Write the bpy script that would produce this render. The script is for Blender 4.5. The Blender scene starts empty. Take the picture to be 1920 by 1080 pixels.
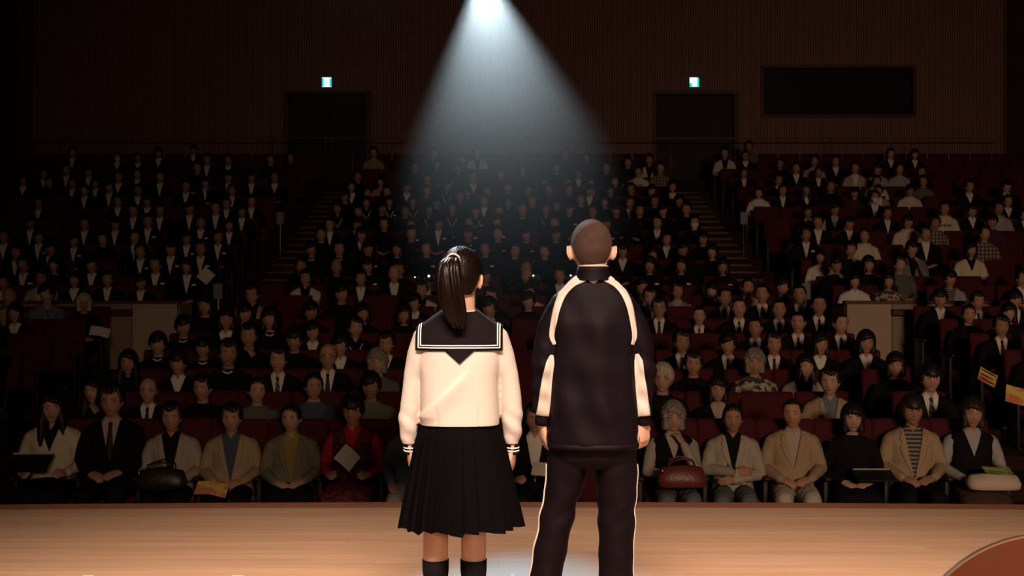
import bpy, bmesh, math, random
from mathutils import Vector, Matrix
from mathutils.bvhtree import BVHTree
import numpy as np

random.seed(7)
sc = bpy.context.scene
C = sc.collection
PI = math.pi

# ------------------------------------------------------------------ camera, world, light, exposure
F_PX = 2200.0            # focal length in pixels of the 1920 wide frame
CAM_Z = 1.42
cam_d = bpy.data.cameras.new('camera')
cam_d.sensor_width = 36.0
cam_d.lens = F_PX / 1920.0 * 36.0
cam_d.clip_start = 0.05
cam_d.clip_end = 200
cam_d.dof.use_dof = True
cam_d.dof.focus_distance = 4.8
cam_d.dof.aperture_fstop = 9.0
cam = bpy.data.objects.new('camera', cam_d)
C.objects.link(cam)
cam.location = (0, 0, CAM_Z)
cam.rotation_euler = (PI / 2, 0, 0)
sc.camera = cam

world = bpy.data.worlds.new('world')
sc.world = world
world.use_nodes = True
world.node_tree.nodes['Background'].inputs[0].default_value = (0.02, 0.012, 0.01, 1)
world.node_tree.nodes['Background'].inputs[1].default_value = 0.0

sc.view_settings.view_transform = 'Standard'
sc.view_settings.look = 'None'
sc.view_settings.exposure = 0.0
sc.view_settings.gamma = 1.0
sc.view_settings.use_curve_mapping = False


def add_light(name, kind, loc, target, power, color, **kw):
    d = bpy.data.lights.new(name, kind)
    d.energy = power
    d.color = color
    for k, v in kw.items():
        setattr(d, k, v)
    o = bpy.data.objects.new(name, d)
    C.objects.link(o)
    o.location = loc
    o.rotation_euler = (Vector(target) - Vector(loc)).to_track_quat('-Z', 'Y').to_euler()
    return o


# stage lighting bars: one far upstage behind the camera, one overhead; the follow spot at the back of the hall
add_light('upstage_light', 'AREA', (3.2, -9.0, 4.2), (5.5, 12.0, 0.9), 170, (1.0, 0.68, 0.45),
          shape='RECTANGLE', size=3.0, size_y=1.2, spread=math.radians(70))
add_light('stage_border_light', 'AREA', (0.2, 1.4, 4.5), (0.2, 5.0, 0.2), 110, (1.0, 0.75, 0.61),
          shape='RECTANGLE', size=6.0, size_y=0.5, spread=math.radians(41))
SPOT_LOC = Vector((-0.76, 30.15, 9.62))
SPOT_TGT = Vector((0.135, 4.8, 0.56))
add_light('follow_spot_light', 'SPOT', SPOT_LOC, SPOT_TGT, 17000, (0.77, 0.92, 1.0),
          spot_size=math.radians(4.4), spot_blend=0.07, shadow_soft_size=0.12)

add_light('front_of_house_light', 'SPOT', (-3.6, 16.0, 9.9), (0.02, 4.8, 1.15), 5200, (0.88, 0.95, 1.0),
          spot_size=math.radians(8.6), spot_blend=0.5, shadow_soft_size=0.1)

# ------------------------------------------------------------------ materials
MATS = {}


def mat(name, color=(0.5, 0.5, 0.5), rough=0.7, spec=0.3, sheen=0.0, sheen_tint=None, metallic=0.0, bump=0.0,
        bump_scale=80.0, vary=0.0, vary_scale=6.0, sss=0.0, emit=None, emit_s=0.0, rand=0.0):
    if name in MATS:
        return MATS[name]
    m = bpy.data.materials.new(name)
    m.use_nodes = True
    nt = m.node_tree
    b = nt.nodes['Principled BSDF']
    b.inputs['Base Color'].default_value = (*color, 1)
    b.inputs['Roughness'].default_value = rough
    b.inputs['Specular IOR Level'].default_value = spec
    b.inputs['Metallic'].default_value = metallic
    if sheen:
        b.inputs['Sheen Weight'].default_value = sheen
        b.inputs['Sheen Roughness'].default_value = 0.4
        b.inputs['Sheen Tint'].default_value = (*(sheen_tint or color), 1)
    if sss:
        b.inputs['Subsurface Weight'].default_value = sss
        b.inputs['Subsurface Radius'].default_value = (1.0, 0.3, 0.15)
        b.inputs['Subsurface Scale'].default_value = 0.012
    if emit:
        b.inputs['Emission Color'].default_value = (*emit, 1)
        b.inputs['Emission Strength'].default_value = emit_s
    tc = None
    if bump or vary or rand:
        tc = nt.nodes.new('ShaderNodeTexCoord')
    if vary or rand:
        mix = nt.nodes.new('ShaderNodeMix')
        mix.data_type = 'RGBA'
        mix.inputs['A'].default_value = (*[c * (1 - vary - rand) for c in color], 1)
        mix.inputs['B'].default_value = (*[min(1, c * (1 + vary + rand)) for c in color], 1)
        if vary:
            n = nt.nodes.new('ShaderNodeTexNoise')
            n.inputs['Scale'].default_value = vary_scale
            n.inputs['Detail'].default_value = 4
            nt.links.new(tc.outputs['Object'], n.inputs['Vector'])
            nt.links.new(n.outputs['Fac'], mix.inputs['Factor'])
        else:
            oi = nt.nodes.new('ShaderNodeObjectInfo')
            nt.links.new(oi.outputs['Random'], mix.inputs['Factor'])
        nt.links.new(mix.outputs['Result'], b.inputs['Base Color'])
    if bump:
        n = nt.nodes.new('ShaderNodeTexNoise')
        n.inputs['Scale'].default_value = bump_scale
        n.inputs['Detail'].default_value = 3
        bp = nt.nodes.new('ShaderNodeBump')
        bp.inputs['Strength'].default_value = bump
        bp.inputs['Distance'].default_value = 0.01
        nt.links.new(tc.outputs['Object'], n.inputs['Vector'])
        nt.links.new(n.outputs['Fac'], bp.inputs['Height'])
        nt.links.new(bp.outputs['Normal'], b.inputs['Normal'])
    MATS[name] = m
    return m


_variants = {}
_tint_base = {}


class Tint:
    """a plain dye: one shared material that takes its colour from the object"""

    def __init__(self, kind, color, **kw):
        self.color = color
        if kind not in _tint_base:
            m = mat(kind, (0.5, 0.5, 0.5), **kw)
            nt = m.node_tree
            oi = nt.nodes.new('ShaderNodeObjectInfo')
            nt.links.new(oi.outputs['Color'], nt.nodes['Principled BSDF'].inputs['Base Color'])
            _tint_base[kind] = m
        self.base = _tint_base[kind]


def mat_plank():
    m = mat('stage_wood', (0.42, 0.24, 0.12), rough=0.58, spec=0.2)
    nt = m.node_tree
    b = nt.nodes['Principled BSDF']
    tc = nt.nodes.new('ShaderNodeTexCoord')
    mp = nt.nodes.new('ShaderNodeMapping')
    mp.inputs['Scale'].default_value = (0.7, 22.0, 6.0)
    oi = nt.nodes.new('ShaderNodeObjectInfo')
    add = nt.nodes.new('ShaderNodeVectorMath')
    sc_ = nt.nodes.new('ShaderNodeVectorMath')
    sc_.operation = 'SCALE'
    sc_.inputs[0].default_value = (13.0, 7.0, 5.0)
    nt.links.new(oi.outputs['Random'], sc_.inputs['Scale'])
    nt.links.new(tc.outputs['Object'], add.inputs[0])
    nt.links.new(sc_.outputs['Vector'], add.inputs[1])
    nt.links.new(add.outputs['Vector'], mp.inputs['Vector'])
    n = nt.nodes.new('ShaderNodeTexNoise')
    n.inputs['Scale'].default_value = 1.6
    n.inputs['Detail'].default_value = 5
    n.inputs['Roughness'].default_value = 0.62
    nt.links.new(mp.outputs['Vector'], n.inputs['Vector'])
    cr = nt.nodes.new('ShaderNodeValToRGB')
    cr.color_ramp.elements[0].position = 0.28
    cr.color_ramp.elements[0].color = (0.46, 0.265, 0.15, 1)
    cr.color_ramp.elements[1].position = 0.72
    cr.color_ramp.elements[1].color = (0.58, 0.38, 0.245, 1)
    nt.links.new(n.outputs['Fac'], cr.inputs['Fac'])
    hsv = nt.nodes.new('ShaderNodeHueSaturation')
    mr = nt.nodes.new('ShaderNodeMapRange')
    mr.inputs['To Min'].default_value = 0.93
    mr.inputs['To Max'].default_value = 1.05
    nt.links.new(oi.outputs['Random'], mr.inputs['Value'])
    nt.links.new(mr.outputs['Result'], hsv.inputs['Value'])
    nt.links.new(cr.outputs['Color'], hsv.inputs['Color'])
    nt.links.new(hsv.outputs['Color'], b.inputs['Base Color'])
    return m


def mat_plaid(name, ca, cb, cc, s=22.0):
    m = mat(name, ca, rough=0.85)
    nt = m.node_tree
    b = nt.nodes['Principled BSDF']
    tc = nt.nodes.new('ShaderNodeTexCoord')
    prev = None
    for axis, col in ((0, cb), (2, cc)):
        sep = nt.nodes.new('ShaderNodeSeparateXYZ')
        nt.links.new(tc.outputs['Object'], sep.inputs[0])
        mu = nt.nodes.new('ShaderNodeMath'); mu.operation = 'MULTIPLY'; mu.inputs[1].default_value = s
        nt.links.new(sep.outputs[axis], mu.inputs[0])
        fr = nt.nodes.new('ShaderNodeMath'); fr.operation = 'FRACT'
        nt.links.new(mu.outputs[0], fr.inputs[0])
        gt = nt.nodes.new('ShaderNodeMath'); gt.operation = 'GREATER_THAN'; gt.inputs[1].default_value = 0.55
        nt.links.new(fr.outputs[0], gt.inputs[0])
        sc_ = nt.nodes.new('ShaderNodeMath'); sc_.operation = 'MULTIPLY'; sc_.inputs[1].default_value = 0.75
        nt.links.new(gt.outputs[0], sc_.inputs[0])
        mx = nt.nodes.new('ShaderNodeMix'); mx.data_type = 'RGBA'
        mx.inputs['A'].default_value = (*ca, 1)
        if prev:
            nt.links.new(prev, mx.inputs['A'])
        mx.inputs['B'].default_value = (*col, 1)
        nt.links.new(sc_.outputs[0], mx.inputs['Factor'])
        prev = mx.outputs['Result']
    nt.links.new(prev, b.inputs['Base Color'])
    return m


def mat_stripes(name, ca, cb, axis_vec, s, duty=0.5):
    """flat printed stripes along a direction in object space"""
    m = mat(name, ca, rough=0.7)
    nt = m.node_tree
    b = nt.nodes['Principled BSDF']
    tc = nt.nodes.new('ShaderNodeTexCoord')
    dt = nt.nodes.new('ShaderNodeVectorMath'); dt.operation = 'DOT_PRODUCT'
    dt.inputs[1].default_value = axis_vec
    nt.links.new(tc.outputs['Object'], dt.inputs[0])
    mu = nt.nodes.new('ShaderNodeMath'); mu.operation = 'MULTIPLY'; mu.inputs[1].default_value = s
    nt.links.new(dt.outputs['Value'], mu.inputs[0])
    fr = nt.nodes.new('ShaderNodeMath'); fr.operation = 'FRACT'
    nt.links.new(mu.outputs[0], fr.inputs[0])
    gt = nt.nodes.new('ShaderNodeMath'); gt.operation = 'GREATER_THAN'; gt.inputs[1].default_value = duty
    nt.links.new(fr.outputs[0], gt.inputs[0])
    mx = nt.nodes.new('ShaderNodeMix'); mx.data_type = 'RGBA'
    mx.inputs['A'].default_value = (*ca, 1)
    mx.inputs['B'].default_value = (*cb, 1)
    nt.links.new(gt.outputs[0], mx.inputs['Factor'])
    nt.links.new(mx.outputs['Result'], b.inputs['Base Color'])
    return m


def mat_print(name, ca, cb, scale=14.0):
    """blotchy printed cloth or paper"""
    m = mat(name, ca, rough=0.75)
    nt = m.node_tree
    b = nt.nodes['Principled BSDF']
    tc = nt.nodes.new('ShaderNodeTexCoord')
    n = nt.nodes.new('ShaderNodeTexNoise')
    n.inputs['Scale'].default_value = scale
    n.inputs['Detail'].default_value = 2
    nt.links.new(tc.outputs['Object'], n.inputs['Vector'])
    cr = nt.nodes.new('ShaderNodeValToRGB')
    cr.color_ramp.elements[0].position = 0.44
    cr.color_ramp.elements[0].color = (*ca, 1)
    cr.color_ramp.elements[1].position = 0.56
    cr.color_ramp.elements[1].color = (*cb, 1)
    nt.links.new(n.outputs['Fac'], cr.inputs['Fac'])
    nt.links.new(cr.outputs['Color'], b.inputs['Base Color'])
    return m


# ------------------------------------------------------------------ mesh helpers
class MB:
    """collects vertices and faces, then becomes ONE mesh"""

    def __init__(self):
        self.v, self.f, self.m = [], [], []

    def add(self, vs, fs, mi=0):
        o = len(self.v)
        self.v += [tuple(p) for p in vs]
        self.f += [tuple(i + o for i in f) for f in fs]
        self.m += [mi] * len(fs)

    def box(self, a, b, mi=0, bev=0.0):
        x0, y0, z0 = a
        x1, y1, z1 = b
        if bev <= 0:
            vs = [(x0, y0, z0), (x1, y0, z0), (x1, y1, z0), (x0, y1, z0), (x0, y0, z1), (x1, y0, z1), (x1, y1, z1), (x0, y1, z1)]
            self.add(vs, [(0, 3, 2, 1), (4, 5, 6, 7), (0, 1, 5, 4), (1, 2, 6, 5), (2, 3, 7, 6), (3, 0, 4, 7)], mi)
            return
        bm = bmesh.new()
        bmesh.ops.create_cube(bm, size=1)
        for w in bm.verts:
            w.co = Vector(((x0 + x1) / 2 + w.co.x * (x1 - x0), (y0 + y1) / 2 + w.co.y * (y1 - y0), (z0 + z1) / 2 + w.co.z * (z1 - z0)))
        bmesh.ops.bevel(bm, geom=list(bm.edges), offset=bev, segments=2, affect='EDGES', profile=0.5)
        bm.verts.index_update()
        self.add([w.co[:] for w in bm.verts], [[w.index for w in f.verts] for f in bm.faces], mi)
        bm.free()

    def loft(self, rings, mi=0, caps=True, closed=True):
        n = len(rings[0])
        vs = [p for r in rings for p in r]
        fs = []
        for i in range(len(rings) - 1):
            for j in range(n if closed else n - 1):
                k = (j + 1) % n
                fs.append((i * n + j, i * n + k, (i + 1) * n + k, (i + 1) * n + j))
        if caps:
            fs.append(tuple(reversed(range(n))))
            fs.append(tuple((len(rings) - 1) * n + j for j in range(n)))
        self.add(vs, fs, mi)

    def tube(self, pts, rad, n=12, mi=0, round_ends=True, flat=1.0, up=None):
        pts = [Vector(p) for p in pts]
        if not isinstance(rad, (list, tuple)):
            rad = [rad] * len(pts)
        P, R = list(pts), list(rad)
        if round_ends:
            d0 = (P[0] - P[1]).normalized()
            d1 = (P[-1] - P[-2]).normalized()
            r0, r1 = R[0], R[-1]
            P = [P[0] + d0 * r0, P[0] + d0 * r0 * 0.7] + P + [P[-1] + d1 * r1 * 0.7, P[-1] + d1 * r1]
            R = [r0 * 0.15, r0 * 0.72] + R + [r1 * 0.72, r1 * 0.15]
        T = []
        for i in range(len(P)):
            a = P[max(0, i - 1)]
            b = P[min(len(P) - 1, i + 1)]
            T.append((b - a).normalized())
        u = Vector(up) if up else (Vector((0, 1, 0)) if abs(T[0].y) < 0.8 else Vector((1, 0, 0)))
        rings = []
        for i in range(len(P)):
            u = (u - T[i] * u.dot(T[i]))
            if u.length < 1e-6:
                u = T[i].orthogonal()
            u.normalize()
            w = T[i].cross(u)
            rings.append([P[i] + (u * math.cos(2 * PI * j / n) * flat + w * math.sin(2 * PI * j / n)) * R[i] for j in range(n)])
        self.loft(rings, mi)

    def ellipsoid(self, c, r, nu=16, nv=10, mi=0, M=None):
        c = Vector(c)
        rings = []
        for i in range(nv + 1):
            t = PI * (i / nv) * 0.998 + 0.003
            ring = []
            for j in range(nu):
                p = 2 * PI * j / nu
                q = Vector((r[0] * math.sin(t) * math.cos(p), r[1] * math.sin(t) * math.sin(p), -r[2] * math.cos(t)))
                ring.append(c + (M @ q if M else q))
            rings.append(ring)
        self.loft(rings, mi)

    def transform(self, M, start=0):
        for i in range(start, len(self.v)):
            self.v[i] = tuple(M @ Vector(self.v[i]))

    def mesh(self, name, smooth=True):
        me = bpy.data.meshes.new(name)
        me.from_pydata(self.v, [], self.f)
        me.update()
        if any(self.m):
            me.polygons.foreach_set('material_index', self.m)
        me.polygons.foreach_set('use_smooth', [smooth] * len(me.polygons))
        return me

    def build(self, name, mats, parent=None, smooth=False, loc=None):
        me = self.mesh(name, smooth)
        return obj(name, me, mats, parent, loc)


def obj(name, me, mats=None, parent=None, loc=None, link_obj=False):
    o = bpy.data.objects.new(name, me)
    C.objects.link(o)
    if mats is not None:
        if not isinstance(mats, (list, tuple)):
            mats = [mats]
        if link_obj:
            # shared mesh: the first material is either a tint (colour held by the object) or a cloth of its own
            m0 = mats[0]
            if isinstance(m0, Tint):
                o.color = (*m0.color, 1.0)
                if len(me.materials) == 0:
                    for m in [m0.base] + list(mats[1:]):
                        me.materials.append(m)
            else:
                k = (me.name, m0.name)
                if k not in _variants:
                    c = me.copy()
                    c.materials.clear()
                    for m in mats:
                        c.materials.append(m)
                    _variants[k] = c
                o.data = _variants[k]
        else:
            for i, m in enumerate(mats):
                if len(me.materials) <= i:
                    me.materials.append(m)
    if parent:
        o.parent = parent
    if loc:
        o.location = loc
    return o


def tag(o, label=None, cat=None, group=None, kind=None):
    if label:
        o['label'] = label
    if cat:
        o['category'] = cat
    if group:
        o['group'] = group
    if kind:
        o['kind'] = kind
    return o


def empty(name, loc=(0, 0, 0), rz=0.0, label=None, cat=None, group=None, kind=None):
    o = bpy.data.objects.new(name, None)
    C.objects.link(o)
    o.location = loc
    o.rotation_euler = (0, 0, rz)
    o.empty_display_size = 0.1
    return tag(o, label, cat, group, kind)


def ering(z, cx, cy, rx, ry, n=28, pw=2.3):
    out = []
    for j in range(n):
        a = 2 * PI * j / n
        c, s = math.cos(a), math.sin(a)
        out.append(Vector((cx + rx * math.copysign(abs(c) ** (2 / pw), c), cy + ry * math.copysign(abs(s) ** (2 / pw), s), z)))
    return out


def remesh(mb, voxel, smooth=4, name='mesh'):
    """union of the closed shapes in mb as one continuous skin"""
    me = mb.mesh('tmp')
    o = bpy.data.objects.new('tmp', me)
    C.objects.link(o)
    r = o.modifiers.new('r', 'REMESH')
    r.mode = 'VOXEL'
    r.voxel_size = voxel
    if smooth:
        s = o.modifiers.new('s', 'SMOOTH')
        s.factor = 0.5
        s.iterations = smooth
    dg = bpy.context.evaluated_depsgraph_get()
    out = bpy.data.meshes.new_from_object(o.evaluated_get(dg))
    out.name = name
    bpy.data.objects.remove(o)
    bpy.data.meshes.remove(me)
    out.polygons.foreach_set('use_smooth', [True] * len(out.polygons))
    return out


def displace(me, fn, direction=None):
    n = len(me.vertices)
    co = np.empty(n * 3, dtype=np.float32)
    me.vertices.foreach_get('co', co)
    co = co.reshape(-1, 3)
    no = np.empty(n * 3, dtype=np.float32)
    me.vertex_normals.foreach_get('vector', no)
    no = no.reshape(-1, 3)
    if direction is not None:
        no = np.array(direction, dtype=np.float32)[None, :]
    co = co + no * fn(co)[:, None]
    me.vertices.foreach_set('co', co.ravel())
    me.update()


def append_mesh(me, mb):
    """add loose extra faces (with their material indices) to an existing mesh"""
    bm = bmesh.new()
    bm.from_mesh(me)
    vs = [bm.verts.new(p) for p in mb.v]
    for f, mi in zip(mb.f, mb.m):
        try:
            nf = bm.faces.new([vs[i] for i in f])
            nf.material_index = mi
            nf.smooth = True
        except ValueError:
            pass
    bm.to_mesh(me)
    bm.free()
    return me


def cut_planes(me, planes, kill, solid=0.0):
    """bisect a mesh by planes (point, normal), delete the faces for which kill(centre, normal) holds"""
    bm = bmesh.new()
    bm.from_mesh(me)
    for co, no in planes:
        bmesh.ops.bisect_plane(bm, geom=bm.verts[:] + bm.edges[:] + bm.faces[:], dist=1e-5, plane_co=co, plane_no=no)
    bm.normal_update()
    dead = [f for f in bm.faces if kill(f.calc_center_median(), f.normal)]
    bmesh.ops.delete(bm, geom=dead, context='FACES')
    if solid:
        bm.normal_update()
        t = abs(solid)
        outer = bm.faces[:]
        rim = [e for e in bm.edges if len(e.link_faces) == 1]
        twin = {v: bm.verts.new(v.co - v.normal * t) for v in bm.verts[:]}
        for f in outer:
            bm.faces.new([twin[v] for v in reversed(f.verts)])
        for e in rim:
            lp = e.link_loops[0]
            a, b = lp.vert, lp.link_loop_next.vert
            bm.faces.new([b, a, twin[a], twin[b]])
    for f in bm.faces:
        f.smooth = True
    bm.to_mesh(me)
    bm.free()
    return me


def bvh_of(me):
    return BVHTree.FromPolygons([v.co[:] for v in me.vertices], [p.vertices[:] for p in me.polygons])


def project_patch(bvh, grid, ray, off, thick, far=2.0, deep=None):
    """grid[r][c] of points is pushed along ray onto the surface, lifted by off, given thickness"""
    ray = Vector(ray).normalized()
    rows = []
    for r in grid:
        row = []
        for p in r:
            p = Vector(p)
            hit = bvh.ray_cast(p - ray * far, ray)
            if deep is not None and (hit[0] is None or hit[0].y > deep):
                p = Vector((p.x, deep - 0.02, p.z))
                hit = (None,)
            if hit[0] is None:
                nr = bvh.find_nearest(p)
                row.append((nr[0] + nr[1] * off, nr[1]))
            else:
                row.append((hit[0] - ray * off * 0.4 + hit[1] * off * 0.8, hit[1]))
        rows.append(row)
    mb = MB()
    R, K = len(rows), len(rows[0])
    top = [q[0] for r in rows for q in r]
    bot = [q[0] - (q[1] * thick) for r in rows for q in r]
    n = R * K
    fs = []
    for i in range(R - 1):
        for j in range(K - 1):
            a, b, c, d = i * K + j, i * K + j + 1, (i + 1) * K + j + 1, (i + 1) * K + j
            fs.append((a, b, c, d))
            fs.append((a + n, d + n, c + n, b + n))
    rim = [i for i in range(K)] + [i * K + K - 1 for i in range(1, R)] + [(R - 1) * K + j for j in range(K - 2, -1, -1)] + [i * K for i in range(R - 2, 0, -1)]
    for i in range(len(rim)):
        a, b = rim[i], rim[(i + 1) % len(rim)]
        fs.append((b, a, a + n, b + n))
    mb.add(top + bot, fs)
    return mb


def strip_grid(pts, width, across=4, plane='xz', sub=4):
    """a ribbon of given width along a polyline in the xz plane"""
    P = [Vector((p[0], 0, p[1])) for p in pts]
    fine = []
    for i in range(len(P) - 1):
        p0, p1, p2, p3 = P[max(0, i - 1)], P[i], P[i + 1], P[min(len(P) - 1, i + 2)]
        for k in range(sub):
            t = k / sub
            fine.append(0.5 * ((2 * p1) + (p2 - p0) * t + (2 * p0 - 5 * p1 + 4 * p2 - p3) * t * t + (3 * p1 - p0 - 3 * p2 + p3) * t ** 3) if len(P) > 2 else p1.lerp(p2, t))
    fine.append(P[-1])
    W = width if isinstance(width, (list, tuple)) else [width, width]
    grid = []
    for i, p in enumerate(fine):
        t = fine[min(i + 1, len(fine) - 1)] - fine[max(i - 1, 0)]
        nrm = Vector((-t.z, 0, t.x)).normalized()
        f = i / (len(fine) - 1)
        k = f * (len(W) - 1)
        a = min(int(k), len(W) - 2)
        w = W[a] + (W[a + 1] - W[a]) * (k - a)
        grid.append([p + nrm * (w * (j / across - 0.5)) for j in range(across + 1)])
    return grid


def gauss(x, z, cx, cz, sx, sz):
    return math.exp(-((x - cx) / sx) ** 2 - ((z - cz) / sz) ** 2)


def sstep(a, b, x):
    t = max(0.0, min(1.0, (x - a) / (b - a)))
    return t * t * (3 - 2 * t)
# ------------------------------------------------------------------ the hall: row model
ROW_D0, PITCH = 9.78, 0.95
NROWS = 21
SEAT_H = 1.02
HEAD_H = 1.135           # head centre of a seated person above the floor of the row


def row_d(i):            # depth of the seat back plane
    return ROW_D0 + PITCH * (i - 1)


def row_top(i):          # height of the seat back top
    if i <= 9:
        return 0.327 + 0.142 * (i - 1)
    return 1.605 + 0.283 * (i - 10)


def row_floor(i):
    return row_top(i) - SEAT_H


WALL_Y = 30.6
HALF_W = 12.9
REAR_Z = 4.10
CEIL_Z = 10.6

# ------------------------------------------------------------------ stage
STAGE_EDGE = 7.78


def edge_y(x):
    return STAGE_EDGE - x * x / 128.0


wood = mat_plank()
wood_dark = mat('stage_nosing_wood', (0.36, 0.155, 0.080), rough=0.45, vary=0.25, vary_scale=9)
black_paint = mat('stage_fascia_paint', (0.02, 0.012, 0.01), rough=0.8)
mb = MB()
mb.box((-9, -12, -0.72), (9, 7.3, -0.022))
floor_stage = tag(mb.build('floor_stage', mat('stage_underfloor', (0.12, 0.06, 0.03), rough=0.8)), kind='structure')
PW, GAP = 0.1, 0.0005
NOSE_W = 0.19
rows_p = 48
lens_ = (2.4, 3.0, 3.6)
plank_meshes = {}


def plank_mesh(L, w):
    k = (round(L, 3), round(w, 3))
    if k not in plank_meshes:
        m_ = MB()
        m_.box((-L / 2 + GAP, -w / 2 + GAP * 0.5, -0.02), (L / 2 - GAP, w / 2 - GAP * 0.5, 0.0))
        plank_meshes[k] = m_.mesh('plank', False)
    return plank_meshes[k]


rng = random.Random(3)
for r in range(rows_p):
    y = 7.25 - PW * (r + 0.5)
    x = -5.4 - rng.random() * 2.0
    while x < 5.4:
        L = rng.choice(lens_)
        o = obj('plank', plank_mesh(L, PW), wood, floor_stage, (x + L / 2, y, rng.uniform(-0.0002, 0.0)))
        x += L
# the boards behind the camera, and the curved apron board and nosing
mb = MB()
for r in range(60):
    y = 7.25 - PW * (rows_p + r + 0.5)
    mb.box((-7, y - 0.049, -0.02), (7, y + 0.049, 0.0))
tag(mb.build('plank_field', wood, floor_stage), kind='stuff')
apron = MB()
nose = MB()
xs = [-8 + 0.4 * i for i in range(41)]
def curved(mbx, ya, yb, z0, z1):
    rings = []
    for x in xs:
        rings.append([Vector((x, ya(x), z0)), Vector((x, yb(x), z0)), Vector((x, yb(x), z1)), Vector((x, ya(x), z1))])
    mbx.loft(rings)
curved(apron, lambda x: 7.2515, lambda x: edge_y(x) - NOSE_W - 0.002, -0.02, 0.0)
apron.build('plank_apron', wood, floor_stage)
curved(nose, lambda x: edge_y(x) - NOSE_W, lambda x: edge_y(x), -0.06, 0.001)
nose.build('nosing', wood_dark, floor_stage)
fas = MB()
curved(fas, lambda x: 7.28, lambda x: edge_y(x) - 0.03, -0.72, -0.06)
fas.build('fascia', black_paint, floor_stage)

# ------------------------------------------------------------------ hall floor: stepped tiers
carpet = mat('hall_carpet', (0.030, 0.008, 0.009), rough=0.95, bump=0.2, bump_scale=300)
mb = MB()
f1 = row_floor(1)
mb.box((-HALF_W, 7.7, -1.4), (HALF_W, row_d(1) - 0.86, f1))
for i in range(1, NROWS + 1):
    y0 = row_d(i) - 0.86
    y1 = row_d(i) + 0.09 if i < NROWS else row_d(i) + 0.25
    mb.box((-HALF_W, y0, -1.4), (HALF_W, y1, row_floor(i)))
mb.box((-HALF_W, row_d(NROWS) + 0.25, -1.4), (HALF_W, WALL_Y + 0.4, REAR_Z))
tag(mb.build('floor', carpet), kind='structure')

# ------------------------------------------------------------------ walls
wall_brown = mat('wall_brown_wood', (0.13, 0.060, 0.050), rough=0.75, vary=0.2, vary_scale=1.5)
slat_brown = mat('slat_brown_wood', (0.36, 0.175, 0.145), rough=0.65)
plaster = mat('side_wall_plaster', (0.16, 0.062, 0.04), rough=0.9, vary=0.15, vary_scale=0.6)
DX = (-4.81, 4.77)                # door centres
DW, DTOP = 1.02, 6.47             # half width and top of the doorway
BX0, BX1, BZ0, BZ1 = 6.56, 10.45, 5.94, 7.15     # projection booth window on the right
mb = MB()
wy0, wy1 = WALL_Y, WALL_Y + 0.35
cuts = [(DX[0] - DW, DX[0] + DW, REAR_Z, DTOP), (DX[1] - DW, DX[1] + DW, REAR_Z, DTOP), (BX0, BX1, BZ0, BZ1)]
xe = sorted({-HALF_W, HALF_W, *[c[0] for c in cuts], *[c[1] for c in cuts]})
for a, b in zip(xe[:-1], xe[1:]):
    hole = [c for c in cuts if a >= c[0] - 1e-6 and b <= c[1] + 1e-6]
    if hole:
        h = hole[0]
        if h[2] > REAR_Z:
            mb.box((a, wy0, REAR_Z), (b, wy1, h[2]))
        mb.box((a, wy0, h[3]), (b, wy1, CEIL_Z))
    else:
        mb.box((a, wy0, REAR_Z), (b, wy1, CEIL_Z))
wall_back = tag(mb.build('wall_back', wall_brown), kind='structure')
# upright slats on the back wall, too thin to pick apart singly at this distance
mb = MB()
p, w = 0.0625, 0.032
n = int((2 * HALF_W - 0.5) / p)
for k in range(n):
    x = -HALF_W + 0.45 + k * p
    spans = [(REAR_Z, CEIL_Z)]
    for c in cuts:
        if c[0] - 0.09 < x + w and x < c[1] + 0.09:
            spans = [(c[3] + 0.09, CEIL_Z)]
            if c[2] > REAR_Z:
                spans.append((REAR_Z, c[2] - 0.09))
    for z0, z1 in spans:
        mb.box((x, WALL_Y - 0.035, z0), (x + w, WALL_Y - 0.0005, z1))
tag(mb.build('slat', slat_brown, wall_back), kind='stuff')

mb = MB(); mb.box((-HALF_W - 0.3, 7.7, -1.4), (-HALF_W, WALL_Y + 0.35, CEIL_Z))
tag(mb.build('wall_left', plaster), kind='structure')
mb = MB(); mb.box((HALF_W, 7.7, -1.4), (HALF_W + 0.3, WALL_Y + 0.35, CEIL_Z))
tag(mb.build('wall_right', plaster), kind='structure')
mb = MB(); mb.box((-HALF_W - 0.3, 7.7, CEIL_Z), (HALF_W + 0.3, WALL_Y + 0.35, CEIL_Z + 0.3))
tag(mb.build('ceiling', mat('ceiling_dark', (0.03, 0.02, 0.018), rough=0.9)), kind='structure')

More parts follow.
